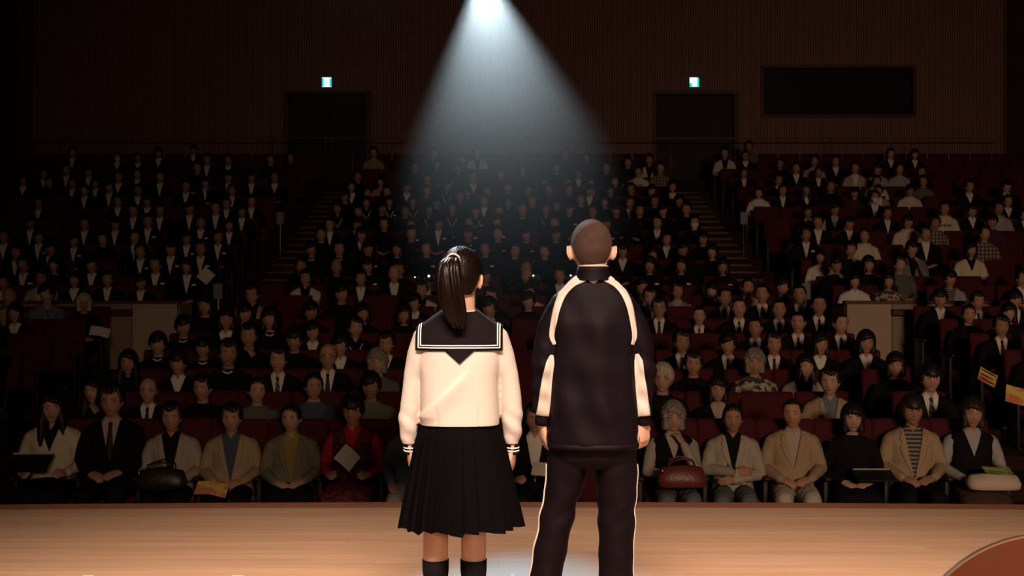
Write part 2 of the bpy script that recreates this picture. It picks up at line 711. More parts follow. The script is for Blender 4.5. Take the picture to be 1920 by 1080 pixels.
# ------------------------------------------------------------------ doors at the back
door_red = mat('door_dark_red', (0.026, 0.008, 0.010), rough=0.6, vary=0.2, vary_scale=3)
frame_br = mat('door_frame_brown', (0.085, 0.048, 0.028), rough=0.5)
steel = mat('dull_steel', (0.35, 0.33, 0.3), rough=0.35, metallic=1.0)
for k, cx in enumerate(DX):
    root = empty('door_%d' % (k + 1), (cx, WALL_Y, REAR_Z), kind='structure')
    h = DTOP - REAR_Z
    fr = MB()
    fr.box((-DW - 0.075, -0.05, 0), (-DW, 0.15, h + 0.075))
    fr.box((DW, -0.05, 0), (DW + 0.075, 0.15, h + 0.075))
    fr.box((-DW, -0.05, h), (DW, 0.15, h + 0.075))
    fr.build('door_frame', frame_br, root)
    for s in (-1, 1):
        m_ = MB()
        a, b = (0.004, DW - 0.004) if s > 0 else (-DW + 0.004, -0.004)
        m_.box((a, 0.16, 0.01), (b, 0.21, h - 0.004), bev=0.004)
        m_.box((a + 0.12, 0.152, 0.25), (b - 0.12, 0.165, h - 0.25), bev=0.004)
        leaf = m_.build('door_leaf', door_red, root)
        m2 = MB()
        m2.tube([(s * 0.08, 0.11, 0.9), (s * 0.08, 0.11, 1.3)], 0.013, 8)
        m2.tube([(s * 0.08, 0.11, 0.93), (s * 0.08, 0.17, 0.93)], 0.009, 8)
        m2.tube([(s * 0.08, 0.11, 1.27), (s * 0.08, 0.17, 1.27)], 0.009, 8)
        m2.build('door_handle', steel, leaf)

# ------------------------------------------------------------------ projection booth window
root = empty('window_1', ((BX0 + BX1) / 2, WALL_Y, BZ0), kind='structure')
hw, hh = (BX1 - BX0) / 2, BZ1 - BZ0
fr = MB()
fr.box((-hw - 0.06, -0.05, -0.075), (hw + 0.06, 0.12, 0.0))
fr.box((-hw - 0.06, -0.04, hh), (hw + 0.06, 0.10, hh + 0.05))
fr.box((-hw - 0.06, -0.04, 0), (-hw, 0.10, hh))
fr.box((hw, -0.04, 0), (hw + 0.06, 0.10, hh))
fr.build('window_frame', frame_br, root)
pn = MB(); pn.box((-hw, 0.2, 0), (hw, 0.215, hh))
pn.build('pane', mat('booth_glass', (0.02, 0.01, 0.012), rough=0.25, spec=0.4), root)

# ------------------------------------------------------------------ rail behind the last row
RY = row_d(NROWS) + 0.62
root = empty('back_rail', (0, RY, REAR_Z), label='thin metal handrail running behind the last row of seats', cat='handrail')
brass = mat('rail_brown_metal', (0.30, 0.20, 0.12), rough=0.45, metallic=0.6)
m_ = MB()
m_.tube([(-12.3, 0, 1.07), (12.3, 0, 1.07)], 0.017, 8)
m_.build('handrail', brass, root)
post = MB(); post.tube([(0, 0, 0.0), (0, 0, 1.06)], 0.010, 6, round_ends=False)
pme = post.mesh('post')
for k in range(13):
    obj('post', pme, brass, root, (-12 + 2 * k, 0, 0))

# ------------------------------------------------------------------ exit signs
green_e = mat('sign_green_glow', (0.0, 0.25, 0.18), emit=(0.0, 0.80, 0.62), emit_s=1.1)
white_e = mat('sign_white_glow', (0.8, 0.9, 0.9), emit=(0.85, 1.0, 0.98), emit_s=1.25)
housing = mat('sign_housing_green', (0.01, 0.06, 0.045), rough=0.4)
for k, px in enumerate((612.5, 1302)):
    x = (px - 960) / F_PX * (WALL_Y - 0.1)
    z = CAM_Z + (540 - 154) / F_PX * (WALL_Y - 0.1)
    root = empty('exit_sign', (x, WALL_Y - 0.035, z),
                 label='glowing green and white exit sign above the %s back door' % ('left' if k == 0 else 'right'), cat='sign', group='exit signs')
    m_ = MB(); m_.box((-0.15, -0.05, -0.145), (0.16, 0.0, 0.145), bev=0.006); m_.build('housing', housing, root)
    m_ = MB(); m_.box((-0.122, -0.056, -0.122), (0.122, -0.05, 0.122)); face = m_.build('sign_face', green_e, root)
    m_ = MB()
    if k == 0:
        m_.box((-0.075, -0.060, -0.112), (0.072, -0.056, 0.112))
        m_.box((-0.122, -0.060, 0.100), (0.122, -0.056, 0.122)); m_.box((-0.122, -0.060, -0.122), (0.122, -0.056, -0.112))
    else:
        m_.box((-0.122, -0.060, -0.02), (-0.060, -0.056, 0.122))
        m_.box((-0.060, -0.060, -0.112), (0.072, -0.056, 0.122))
    m_.build('door_symbol', white_e, face)
    m_ = MB()                       # running figure
    m_.ellipsoid((0.012, -0.063, 0.072), (0.016, 0.003, 0.016), 10, 6)
    m_.tube([(0.005, -0.063, 0.05), (-0.008, -0.063, 0.0)], [0.014, 0.012], 6)
    m_.tube([(-0.008, -0.063, 0.0), (0.025, -0.063, -0.03), (0.012, -0.063, -0.075)], 0.009, 6)
    m_.tube([(-0.008, -0.063, 0.0), (-0.022, -0.063, -0.045), (-0.055, -0.063, -0.055)], 0.009, 6)
    m_.tube([(0.004, -0.063, 0.048), (0.035, -0.063, 0.022), (0.05, -0.063, 0.035)], 0.007, 6)
    m_.tube([(0.004, -0.063, 0.048), (-0.03, -0.063, 0.035), (-0.035, -0.063, 0.008)], 0.007, 6)
    m_.build('running_figure', mat('sign_pale_green_glow', (0.3, 0.6, 0.55), emit=(0.45, 0.9, 0.8), emit_s=1.0), face)

# ------------------------------------------------------------------ the lantern of the follow spot, fixed under the ceiling
lamp_blk = mat('lantern_black', (0.01, 0.01, 0.01), rough=0.5)


def lantern(pos, tgt, label):
    d = (tgt - pos).normalized()
    root = empty('spotlight', pos, label=label, cat='spotlight')
    q = d.to_track_quat('Z', 'Y').to_matrix().to_4x4()
    n = 20
    rg = []
    for zz, rr in ((-0.75, 0.02), (-0.75, 0.17), (-0.2, 0.18), (-0.18, 0.21), (0.10, 0.21), (0.10, 0.195), (-0.16, 0.195), (-0.16, 0.02)):
        rg.append([q @ Vector((rr * math.cos(2 * PI * j / n), rr * math.sin(2 * PI * j / n), zz - 0.15)) for j in range(n)])
    m_ = MB()
    m_.loft(rg)
    m_.build('lantern_body', lamp_blk, root, smooth=False)
    m_ = MB()
    for s in (-1, 1):
        m_.tube([q @ Vector((s * 0.24, 0, -0.35)), Vector((s * 0.24, 0.2, CEIL_Z - pos.z - 0.05))], 0.015, 8)
    m_.tube([Vector((-0.24, 0.2, CEIL_Z - pos.z - 0.06)), Vector((0.24, 0.2, CEIL_Z - pos.z - 0.06))], 0.02, 8)
    m_.build('yoke', lamp_blk, root, smooth=True)


lantern(SPOT_LOC, SPOT_TGT, 'black spotlight lantern hung high at the back wall throwing the white beam')
lantern(Vector((-3.6, 16.0, 9.9)), Vector((0.02, 4.8, 1.15)), 'black spotlight lantern hung under the middle of the ceiling, left')

# ------------------------------------------------------------------ parapets in front of the upper side blocks
pale = mat('parapet_pale_panel', (0.44, 0.33, 0.235), rough=0.8, vary=0.1, vary_scale=4)
pale_shaded = mat('parapet_shaded_panel', (0.30, 0.215, 0.155), rough=0.8, vary=0.1, vary_scale=4)  # darker copy of the pale panel, its shade put into the colour
cap_red = mat('parapet_cap_wood', (0.13, 0.04, 0.03), rough=0.45, vary=0.2, vary_scale=8)
PY = 16.12
for side, lab in ((-1, 'left'), (1, 'right')):
    root = empty('parapet', (side * 4.6, PY, row_floor(7)), label='pale low parapet wall with dark red wooden cap, %s side of the hall' % lab, cat='wall', group='parapets')
    h = 1.20 - row_floor(7)
    x = 0.0
    for k, L in enumerate((0.62, 1.5, 1.5, 1.5, 1.5)):
        a, b = sorted((side * (x + 0.004), side * (x + L - 0.004)))
        m_ = MB(); m_.box((a, 0, 0), (b, 0.11, h), bev=0.003)
        m_.build('panel', pale if k == 0 else pale_shaded, root)
        x += L
    a, b = sorted((side * -0.03, side * 6.65))
    m_ = MB(); m_.box((a, -0.03, h), (b, 0.14, h + 0.045), bev=0.012)
    m_.build('cap', cap_red, root)
    a, b = sorted((side * 0.60, side * 0.88))
    m_ = MB(); m_.box((a, -0.10, h - 0.16), (b, -0.0, h - 0.07), bev=0.015)
    m_.build('ledge', mat('ledge_dark_wood', (0.07, 0.022, 0.018), rough=0.5), root)
    a, b = sorted((side * 0.0, side * 0.11))                       # return along the aisle
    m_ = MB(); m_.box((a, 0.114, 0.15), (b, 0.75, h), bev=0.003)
    m_.build('return_panel', pale_shaded, root)

# ------------------------------------------------------------------ aisle stairs
tread_m = mat('stair_carpet', (0.05, 0.02, 0.02), rough=0.9)
nose_m = mat('stair_nosing', (0.17, 0.125, 0.10), rough=0.45)
AX0, AX1 = 3.62, 4.48
for side, lab in ((-1, 'left'), (1, 'right')):
    root = empty('aisle_stairs', (side * (AX0 + AX1) / 2, 0, 0), label='carpeted aisle stairs with pale edge strips, %s of the centre block' % lab, cat='stairs', group='aisle stairs')
    w = (AX1 - AX0) / 2
    tm, nm = {}, {}
    for i in range(8, NROWS + 1):
        r = row_floor(i) - row_floor(i - 1)
        yb = row_d(i) - 0.86
        if i >= 10:
            key = round(r, 3)
            if key not in tm:
                m_ = MB(); m_.box((-w, -0.46, 0), (w, 0, r / 2)); tm[key] = m_.mesh('step')
                m_ = MB(); m_.box((-w + 0.03, -0.465, r / 2 - 0.035), (w - 0.03, -0.415, r / 2 + 0.004)); nm[key] = m_.mesh('step_nosing')
            s = obj('step', tm[key], tread_m, root, (0, yb, row_floor(i - 1)))
            obj('step_nosing', nm[key], nose_m, s)
        if 'full' not in nm:
            m_ = MB(); m_.box((-w + 0.03, -0.006, -0.035), (w - 0.03, 0.045, 0.004)); nm['full'] = m_.mesh('step_nosing')
        obj('step_nosing', nm['full'], nose_m, root, (0, yb, row_floor(i)))

# small pale marker plates at the ends of some rows
mk = mat('marker_plate_pale', (0.2, 0.2, 0.185), rough=0.5)
MARK = [(-4.52, 15, 'left stairs, halfway up'), (4.52, 15, 'right stairs, halfway up'), (-4.54, 10, 'left stairs, near the foot'), (4.54, 10, 'right stairs, near the foot')]
for x, i, lab in MARK:
    root = empty('aisle_marker', (x, row_d(i) - 0.2, row_floor(i)), label='small pale row marker on a post beside the ' + lab, cat='marker', group='row markers')
    m_ = MB(); m_.tube([(0, 0, 0), (0, 0, 0.9)], 0.016, 8, round_ends=False); m_.build('post', steel, root)
    m_ = MB(); m_.box((-0.07, -0.02, 0.66), (0.07, -0.012, 0.9), bev=0.004); m_.build('plate', mk, root)

# ------------------------------------------------------------------ thin haze in the hall air
haze_m = bpy.data.materials.new('hall_haze')
haze_m.use_nodes = True
nt = haze_m.node_tree
nt.nodes.clear()
om = nt.nodes.new('ShaderNodeOutputMaterial')
vs = nt.nodes.new('ShaderNodeVolumeScatter')
vs.inputs['Density'].default_value = 0.0048
vs.inputs['Anisotropy'].default_value = 0.87
vs.inputs['Color'].default_value = (0.93, 0.98, 1.0, 1)
nt.links.new(vs.outputs[0], om.inputs['Volume'])
mb = MB(); mb.box((-4.5, 8.6, 0.3), (4.5, WALL_Y - 0.1, CEIL_Z - 0.2))
hz = mb.build('haze', haze_m)
tag(hz, 'thin smoky haze hanging in the hall air', 'haze', kind='stuff')
# ------------------------------------------------------------------ shared anatomy
def head_point(u, v, R, soft=1.0, face=True):
    """a point of the head surface: u round the head (0 = face), v from the crown down; the face looks to -y"""
    rx, ry, rz = R
    dx, dy, dz = math.sin(v) * math.sin(u), -math.sin(v) * math.cos(u), math.cos(v)
    x, y, z = rx * dx, ry * dy, rz * dz
    if dz > 0:                                  # skulls are fuller than an egg towards the crown
        k = 1 + 0.22 * dz * dz * (1 - dz * dz)
        x *= k
        y *= k
    if z < 0:
        k = -z / rz
        x *= 1 - 0.33 * k ** 1.6
        y *= (1 - 0.10 * k) if y < 0 else (1 - 0.42 * k ** 1.4)
    s = rz / 0.115
    if face and y < 0:
        f = sstep(0.0, 0.5, -y / ry)
        xs, zs = x / s, z / s
        dyf = 0.0
        dyf += 0.010 * gauss(xs, zs, 0, 0.004, 0.011, 0.022) + 0.021 * gauss(xs, zs, 0, -0.026, 0.013, 0.015)
        dyf += 0.006 * (gauss(xs, zs, 0.012, -0.031, 0.008, 0.008) + gauss(xs, zs, -0.012, -0.031, 0.008, 0.008))
        dyf -= 0.010 * (gauss(xs, zs, 0.031, 0.004, 0.017, 0.011) + gauss(xs, zs, -0.031, 0.004, 0.017, 0.011))
        dyf += 0.004 * (gauss(xs, zs, 0.03, 0.028, 0.022, 0.008) + gauss(xs, zs, -0.03, 0.028, 0.022, 0.008))
        dyf += 0.004 * (gauss(xs, zs, 0.045, -0.028, 0.02, 0.02) + gauss(xs, zs, -0.045, -0.028, 0.02, 0.02))
        dyf += 0.008 * gauss(xs, zs, 0, -0.058, 0.024, 0.012) - 0.005 * gauss(xs, zs, 0, -0.076, 0.02, 0.006)
        dyf += 0.010 * gauss(xs, zs, 0, -0.098, 0.024, 0.018)
        y -= dyf * f * s * soft
    return Vector((x, y, z))


HEAD_R = (0.082, 0.101, 0.1235)


def add_head(mb, M, R=HEAD_R, nu=48, nv=40, ears=True, ear_out=0.0):
    rings = []
    for i in range(nv + 1):
        v = PI * (0.004 + 0.992 * i / nv)
        rings.append([M @ head_point(2 * PI * j / nu, v, R) for j in range(nu)])
    rings.reverse()
    mb.loft(rings)
    if ears:
        for s in (-1, 1):
            E = M @ Matrix.Translation((s * (R[0] - 0.001 + ear_out), 0.012, -0.004)) @ Matrix.Rotation(s * -0.45, 4, 'Z')
            mb.ellipsoid((0, 0, 0), (0.009, 0.019, 0.033), 12, 8)
            mb.transform(E, len(mb.v) - 12 * 9)


def add_face(M, R=HEAD_R, near=True):
    """eyes, brows, lips as extra faces of the same body mesh: 1 dark, 2 lip, 3 eye white"""
    fm = MB()
    s = R[2] / 0.115
    for sd in (-1, 1):
        p = head_point(sd * 0.42, 1.535, R)
        c = Vector((sd * 0.030 * s, p.y + 0.001, 0.004 * s))
        if near:
            fm.ellipsoid(c, (0.0125 * s, 0.0075, 0.0046 * s), 10, 6, 3)
            fm.ellipsoid(c + Vector((0, -0.0024, 0.0002)), (0.0062 * s, 0.007, 0.0048 * s), 8, 6, 1)
            fm.tube([c + Vector((-0.013 * s, -0.001, 0.001)), c + Vector((0, -0.0055, 0.0052)), c + Vector((0.013 * s, -0.001, 0.001))], 0.0024, 6, 1)
        else:
            fm.ellipsoid(c, (0.0125 * s, 0.006, 0.0046 * s), 8, 5, 1)
        b = [Vector((sd * t * s, head_point(sd * t * 13.5, 1.31, R).y - 0.0015, (0.0245 + dz) * s)) for t, dz in ((0.013, 0), (0.03, 0.004), (0.046, -0.001))]
        fm.tube(b, [0.0022, 0.0032, 0.0016], 6, 1)
    p = head_point(0, 2.105, R)
    fm.ellipsoid((0, p.y + 0.0035, -0.0585 * s), (0.0225 * s, 0.0052, 0.0055 * s), 12, 6, 2)
    fm.transform(M)
    return fm


def add_hand(mb, wrist, f, n, side, scale=1.0, curl=0.5, thumb=1, spread=0.0):
    """palm, four unequal fingers and a thumb leaving the side of the palm; f = finger direction, n = back of the hand"""
    f = Vector(f).normalized()
    n = Vector(n)
    n = (n - f * n.dot(f)).normalized()
    t = f.cross(n) * side                      # thumb side
    w = Vector(wrist)
    S = scale
    rings = []
    for a, hw, ht in ((-0.01, 0.024, 0.019), (0.02, 0.032, 0.018), (0.05, 0.041, 0.016), (0.08, 0.042, 0.013), (0.092, 0.038, 0.009)):
        c = w + f * a * S
        rings.append([c + (t * hw * math.cos(2 * PI * j / 14) + n * ht * math.sin(2 * PI * j / 14)) * S for j in range(14)])
    if t.cross(n).dot(f) < 0:
        rings = [list(reversed(r)) for r in rings]
    mb.loft(rings)
    for k, (off, L) in enumerate(((0.031, 0.068), (0.0105, 0.076), (-0.0105, 0.071), (-0.031, 0.056))):
        base = w + (f * 0.082 + t * off) * S
        pts = [base - f * 0.015 * S, base]
        ang = 0.0
        dirv = (f + t * spread * off * 10).normalized()
        p = base
        for q, fr in enumerate((0.44, 0.31, 0.25)):
            ang += curl * (0.7, 1.0, 0.8)[q]
            dv = dirv * math.cos(ang) - n * math.sin(ang)
            p = p + dv * L * fr * S
            pts.append(p)
        mb.tube(pts, [0.0098 * S, 0.0095 * S, 0.0088 * S, 0.008 * S, 0.0068 * S], 8)
    if thumb:
        b = w + (f * 0.022 + t * 0.026) * S
        d1 = (f * 0.72 + t * 0.62 - n * 0.30).normalized()
        d2 = (f * 0.93 + t * 0.12 - n * 0.34).normalized()
        mb.tube([b - d1 * 0.01 * S, b + d1 * 0.034 * S, b + d1 * 0.034 * S + d2 * 0.034 * S], [0.0135 * S, 0.0108 * S, 0.0082 * S], 8)


# ------------------------------------------------------------------ the seated audience
TORSO = [(0.40, 0.02, 0.165, 0.125), (0.48, 0.02, 0.17, 0.13), (0.58, 0.03, 0.15, 0.115), (0.70, 0.035, 0.15, 0.11), (0.80, 0.04, 0.165, 0.112),
         (0.875, 0.04, 0.176, 0.105), (0.925, 0.037, 0.170, 0.088), (0.958, 0.03, 0.125, 0.07), (0.98, 0.022, 0.078, 0.06), (1.0, 0.015, 0.057, 0.056)]
# wrist, hand direction, back-of-hand direction for the left (x<0) and right (x>0) arm; elbow
POSES = {
    'lap': [((-0.235, 0.0, 0.68), (-0.115, -0.235, 0.615), (0.75, -0.6, -0.18), (-0.2, -0.5, 1)),
            ((0.235, 0.0, 0.68), (0.120, -0.250, 0.625), (-0.75, -0.6, -0.12), (0.2, -0.5, 1))],
    'read': [((-0.235, 0.02, 0.68), (-0.165, -0.235, 0.645), (0.35, -0.9, 0.1), (-0.7, -0.2, 0.7)),
             ((0.235, 0.02, 0.68), (0.165, -0.235, 0.645), (-0.35, -0.9, 0.1), (0.7, -0.2, 0.7))],
    'knees': [((-0.24, 0.0, 0.70), (-0.15, -0.29, 0.60), (0.2, -1, -0.12), (0, -0.1, 1)),
              ((0.24, 0.0, 0.70), (0.15, -0.29, 0.60), (-0.2, -1, -0.12), (0, -0.1, 1))],
    'cross': [((-0.235, -0.03, 0.69), (0.02, -0.215, 0.70), (1, 0.1, 0.05), (0, -1, 0.3)),
              ((0.235, -0.03, 0.66), (0.0, -0.245, 0.635), (-1, -0.05, -0.1), (0, -1, 0.3))],
    'chin': [((-0.225, -0.02, 0.67), (0.02, -0.23, 0.655), (1, -0.1, 0.05), (0, -0.6, 0.8)),
             ((0.165, -0.215, 0.70), (0.068, -0.160, 0.925), (-0.45, 0.35, 0.75), (0.7, -0.7, 0.0))],
}


def seated_legs(mb, r, skirt=False):
    for s in (-1, 1):
        mb.tube([(s * 0.085, 0.03, 0.475), (s * 0.10, -0.25, 0.49), (s * 0.11, -0.44, 0.485)], [r[0], r[1], r[2]], 14)
        mb.tube([(s * 0.11, -0.44, 0.475), (s * 0.112, -0.42, 0.28), (s * 0.112, -0.40, 0.10)], [r[2], r[3], r[4]], 14)


def head_matrix(yaw=0.0, pitch=0.0, roll=0.0):
    return Matrix.Translation((0, -0.012, HEAD_H)) @ Matrix.Rotation(yaw, 4, 'Z') @ Matrix.Rotation(pitch, 4, 'X') @ Matrix.Rotation(roll, 4, 'Y')


_cache = {}


def body_mesh(pose, yaw, pitch, near):
    k = ('body', pose, yaw, pitch, near)
    if k in _cache:
        return _cache[k]
    mb = MB()
    mb.loft([ering(z, 0, cy, rx - 0.01, ry - 0.01, 24) for z, cy, rx, ry in TORSO])
    mb.tube([(0, 0.018, 0.93), (0, 0.006, 1.02), (0, 0.0, 1.09)], [0.055, 0.051, 0.053], 16)
    M = head_matrix(yaw, pitch)
    add_head(mb, M, nu=40 if near else 28, nv=34 if near else 24)
    for s, (el, wr, hd, bk) in zip((-1, 1), POSES[pose]):
        mb.tube([(s * 0.165, 0.03, 0.90), ((s * 0.165 + el[0]) / 2, (0.03 + el[1]) / 2, (0.9 + el[2]) / 2), el], [0.05, 0.044, 0.038], 12)
        mid = [(a + b) / 2 for a, b in zip(el, wr)]
        mb.tube([el, mid, wr], [0.038, 0.034, 0.025], 12)
        add_hand(mb, wr, hd, bk, s * (1 if pose != 'chin' else 1), scale=0.97, curl=0.35 if pose != 'chin' else 0.55)
    seated_legs(mb, (0.082, 0.072, 0.052, 0.05, 0.036))
    for s in (-1, 1):
        mb.ellipsoid((s * 0.114, -0.47, 0.045), (0.036, 0.115, 0.036), 12, 8)
    me = remesh(mb, 0.0085 if near else 0.0125, 2, 'body')
    append_mesh(me, add_face(M, near=near))
    _cache[k] = me
    return me


def torso_rings(e, zmax=1.0, zmin=0.40, top_r=0.0):
    out = []
    for z, cy, rx, ry in TORSO:
        if zmin <= z <= zmax:
            out.append(ering(z + (e * 0.5 if z > 0.9 else 0), 0, cy, rx + e, ry + e, 28))
    return out


def top_mesh(pose, kind, near):
    """the outer upper garment: torso and sleeves as one skin, cut open as its kind asks"""
    k = ('top', pose, kind, near)
    if k in _cache:
        return _cache[k]
    mb = MB()
    e = {'closed': 0.012, 'vest': 0.016}.get(kind, 0.022)
    rr = torso_rings(e)
    mb.loft(rr)
    if kind == 'hoodie':
        pts = [(0.082 * math.sin(a), 0.028 - 0.085 * math.cos(a), 0.985 + 0.03 * (1 - math.cos(a)) / 2 - 0.02 * (1 + math.cos(a)) / 2) for a in [i * 2 * PI / 20 for i in range(21)]]
        mb.tube(pts, [0.026 + 0.012 * (1 - math.cos(i * 2 * PI / 20)) / 2 for i in range(21)], 10)
        mb.ellipsoid((0, 0.125, 0.95), (0.11, 0.06, 0.07), 16, 10)
    if kind != 'vest':
        for s, (el, wr, hd, bk) in zip((-1, 1), POSES[pose]):
            w = {'closed': 0.0, 'hoodie': 0.01}.get(kind, 0.006)
            mb.tube([(s * 0.155, 0.035, 0.885), ((s * 0.175 + el[0]) / 2, (0.03 + el[1]) / 2, (0.9 + el[2]) / 2), el], [0.072 + w, 0.053 + w, 0.045 + w], 14)
            mid = [(a + b) / 2 for a, b in zip(el, wr)]
            end = [a + (b - a) * 0.96 for a, b in zip(el, wr)]
            mb.tube([el, mid, end], [0.045 + w, 0.042 + w, 0.034 + w * 0.6], 14, round_ends=True)
    me = remesh(mb, 0.009 if near else 0.013, 3 if near else 2, 'top')
    # soft folds
    displace(me, lambda c: 0.0035 * np.sin(c[:, 2] * 46 + c[:, 0] * 21) * np.sin(c[:, 0] * 33 - c[:, 2] * 17 + c[:, 1] * 28))
    V = {'jacket': (0.066, 0.69), 'blazer': (0.056, 0.735), 'wide': (0.075, 0.60), 'vneck': (0.070, 0.80), 'coat': (0.078, 0.36), 'vest': (0.07, 0.79)}.get(kind)
    planes = [((0, 0, 0.992), (0, 0, 1))]
    hem = 0.43
    planes.append(((0, 0, hem), (0, 0, 1)))
    if V:
        w, zb = V
        for s in (-1, 1):
            planes.append(((s * 0.004, 0, zb), Vector((0.992 - zb, 0, -s * w)).normalized()))

    def kill(c, n):
        if c.z > 0.992 or (c.z < hem and abs(c.x) < 0.3 and c.y > -0.18):
            return True
        if V and c.y < 0.02 and c.z > zb and abs(c.x) < 0.004 + w * (c.z - zb) / (0.992 - zb):
            return True
        return False
    if kind == 'hoodie' or kind == 'closed':
        zc = 1.02 if kind == 'hoodie' else 0.995
        planes = [((0, 0, zc), (0, 0, 1)), ((0, 0, hem), (0, 0, 1))]
        kill = lambda c, n: c.z > zc or (c.z < hem and abs(c.x) < 0.3 and c.y > -0.18)
    cut_planes(me, planes, kill, solid=-0.004 if near else 0.0)
    _cache[k] = me
    return me


def shirt_mesh(near, sleeves=None):
    k = ('shirt', near, sleeves)
    if k in _cache:
        return _cache[k]
    mb = MB()
    mb.loft(torso_rings(0.006))
    mb.tube([(0, 0.018, 0.95), (0, 0.010, 1.025)], [0.062, 0.061], 18, round_ends=False)
    if sleeves:
        for s, (el, wr, hd, bk) in zip((-1, 1), POSES[sleeves]):
            mb.tube([(s * 0.155, 0.035, 0.885), ((s * 0.175 + el[0]) / 2, (0.03 + el[1]) / 2, (0.9 + el[2]) / 2), el], [0.072, 0.055, 0.047], 14)
            mb.tube([el, [(a + b) / 2 for a, b in zip(el, wr)], [a + (b - a) * 0.96 for a, b in zip(el, wr)]], [0.047, 0.043, 0.036], 14)
    me = remesh(mb, 0.009 if near else 0.013, 2, 'shirt')
    planes = [((0, 0.015, 1.012), Vector((0, 0.35, 1)).normalized())]
    # open collar notch at the throat
    for s in (-1, 1):
        planes.append(((0, 0, 0.965), Vector((0.05, 0, -s * 0.035)).normalized()))
    cut_planes(me, planes, lambda c, n: (c.z - 1.012) + 0.35 * (c.y - 0.015) > 0 or (c.y < 0.0 and c.z > 0.965 and abs(c.x) < 0.7 * (c.z - 0.965)), solid=-0.003 if near else 0)
    _cache[k] = me
    return me


def tie_mesh():
    k = 'tie'
    if k in _cache:
        return _cache[k]
    b = bvh_of(shirt_mesh(True))
    m1 = project_patch(b, strip_grid([(0, 0.968), (0, 0.93), (0, 0.80), (0, 0.64)], [0.034, 0.026, 0.05, 0.066], 4), (0, 1, 0), 0.009, 0.005)
    m1.ellipsoid((0, b.ray_cast(Vector((0, -1, 0.965)), Vector((0, 1, 0)))[0].y - 0.006, 0.962), (0.017, 0.012, 0.018), 10, 8)
    _cache[k] = m1.mesh('tie')
    return _cache[k]


def lapel_mesh(pose, kind, s):
    k = ('lapel', pose, kind, s)
    if k in _cache:
        return _cache[k]
    b = bvh_of(top_mesh(pose, kind, True))
    w, zb = {'jacket': (0.066, 0.69), 'blazer': (0.056, 0.735), 'wide': (0.075, 0.60), 'coat': (0.078, 0.36)}[kind]
    zl = max(zb, 0.60)
    grid = []
    for i in range(13):
        t = i / 12
        z = zl + (0.968 - zl) * t
        xi = 0.006 + w * (z - zb) / (0.992 - zb)
        wid = 0.058 * math.sin(min(1, t / 0.72) * PI / 2) if t < 0.72 else (0.036 if t < 0.80 else 0.052 - 0.03 * (t - 0.8) / 0.2)
        grid.append([Vector((s * (xi + wid * j / 4), 0, z)) for j in range(5)])
    if s > 0:
        grid = [list(reversed(r)) for r in grid]
    _cache[k] = project_patch(b, grid, (0, 1, 0), 0.006, 0.004).mesh('lapel')
    return _cache[k]


def ribbon_mesh(key, surf, pts_list, width, off=0.006):
    k = ('ribbon', key)
    if k in _cache:
        return _cache[k]
    b = bvh_of(surf)
    mb = MB()
    for pts in pts_list:
        q = project_patch(b, strip_grid(pts, width, 2), (0, 1, 0), off, 0.003)
        mb.add(q.v, q.f)
    _cache[k] = mb.mesh(key if isinstance(key, str) else key[0])
    return _cache[k]


def plate_mesh(key, surf, x, z, w, h, off=0.006):
    """a small flat plate lying on a surface, seen from -y"""
    k = ('plate', key)
    if k in _cache:
        return _cache[k]
    b = bvh_of(surf)
    grid = [[Vector((x - w / 2 + w * j / 3, 0, z - h / 2 + h * i / 2)) for j in range(4)] for i in range(3)]
    _cache[k] = project_patch(b, grid, (0, 1, 0), off, 0.003).mesh('plate')
    return _cache[k]


def bottoms_mesh(kind, near):
    k = ('bottoms', kind, near)
    if k in _cache:
        return _cache[k]
    mb = MB()
    mb.loft(torso_rings(0.014, zmax=0.58, zmin=0.40))
    if kind == 'skirt':
        rings = []
        for y, z, rx, rz in ((0.06, 0.49, 0.17, 0.10), (-0.10, 0.495, 0.20, 0.098), (-0.25, 0.495, 0.205, 0.092), (-0.38, 0.49, 0.205, 0.085), (-0.47, 0.47, 0.195, 0.08), (-0.52, 0.44, 0.17, 0.055)):
            rings.append([Vector((rx * math.copysign(abs(math.cos(a)) ** 0.75, math.cos(a)), y, z + rz * math.copysign(abs(math.sin(a)) ** 0.8, math.sin(a)))) for a in [2 * PI * j / 28 for j in range(28)]])
        mb.loft(rings)
        for s in (-1, 1):
            mb.tube([(s * 0.09, -0.47, 0.45), (s * 0.10, -0.45, 0.30)], [0.075, 0.07], 12)
    else:
        seated_legs(mb, (0.098, 0.088, 0.073, 0.066, 0.052))
    me = remesh(mb, 0.011 if near else 0.016, 3, 'bottoms')
    displace(me, lambda c: 0.004 * np.sin(c[:, 1] * 60 + c[:, 0] * 40) * np.sin(c[:, 0] * 50 + c[:, 2] * 30))
    _cache[k] = me
    return me


HAIR_KINDS = ('short', 'fringe', 'buzz', 'bob', 'long', 'tied', 'bald', 'perm')


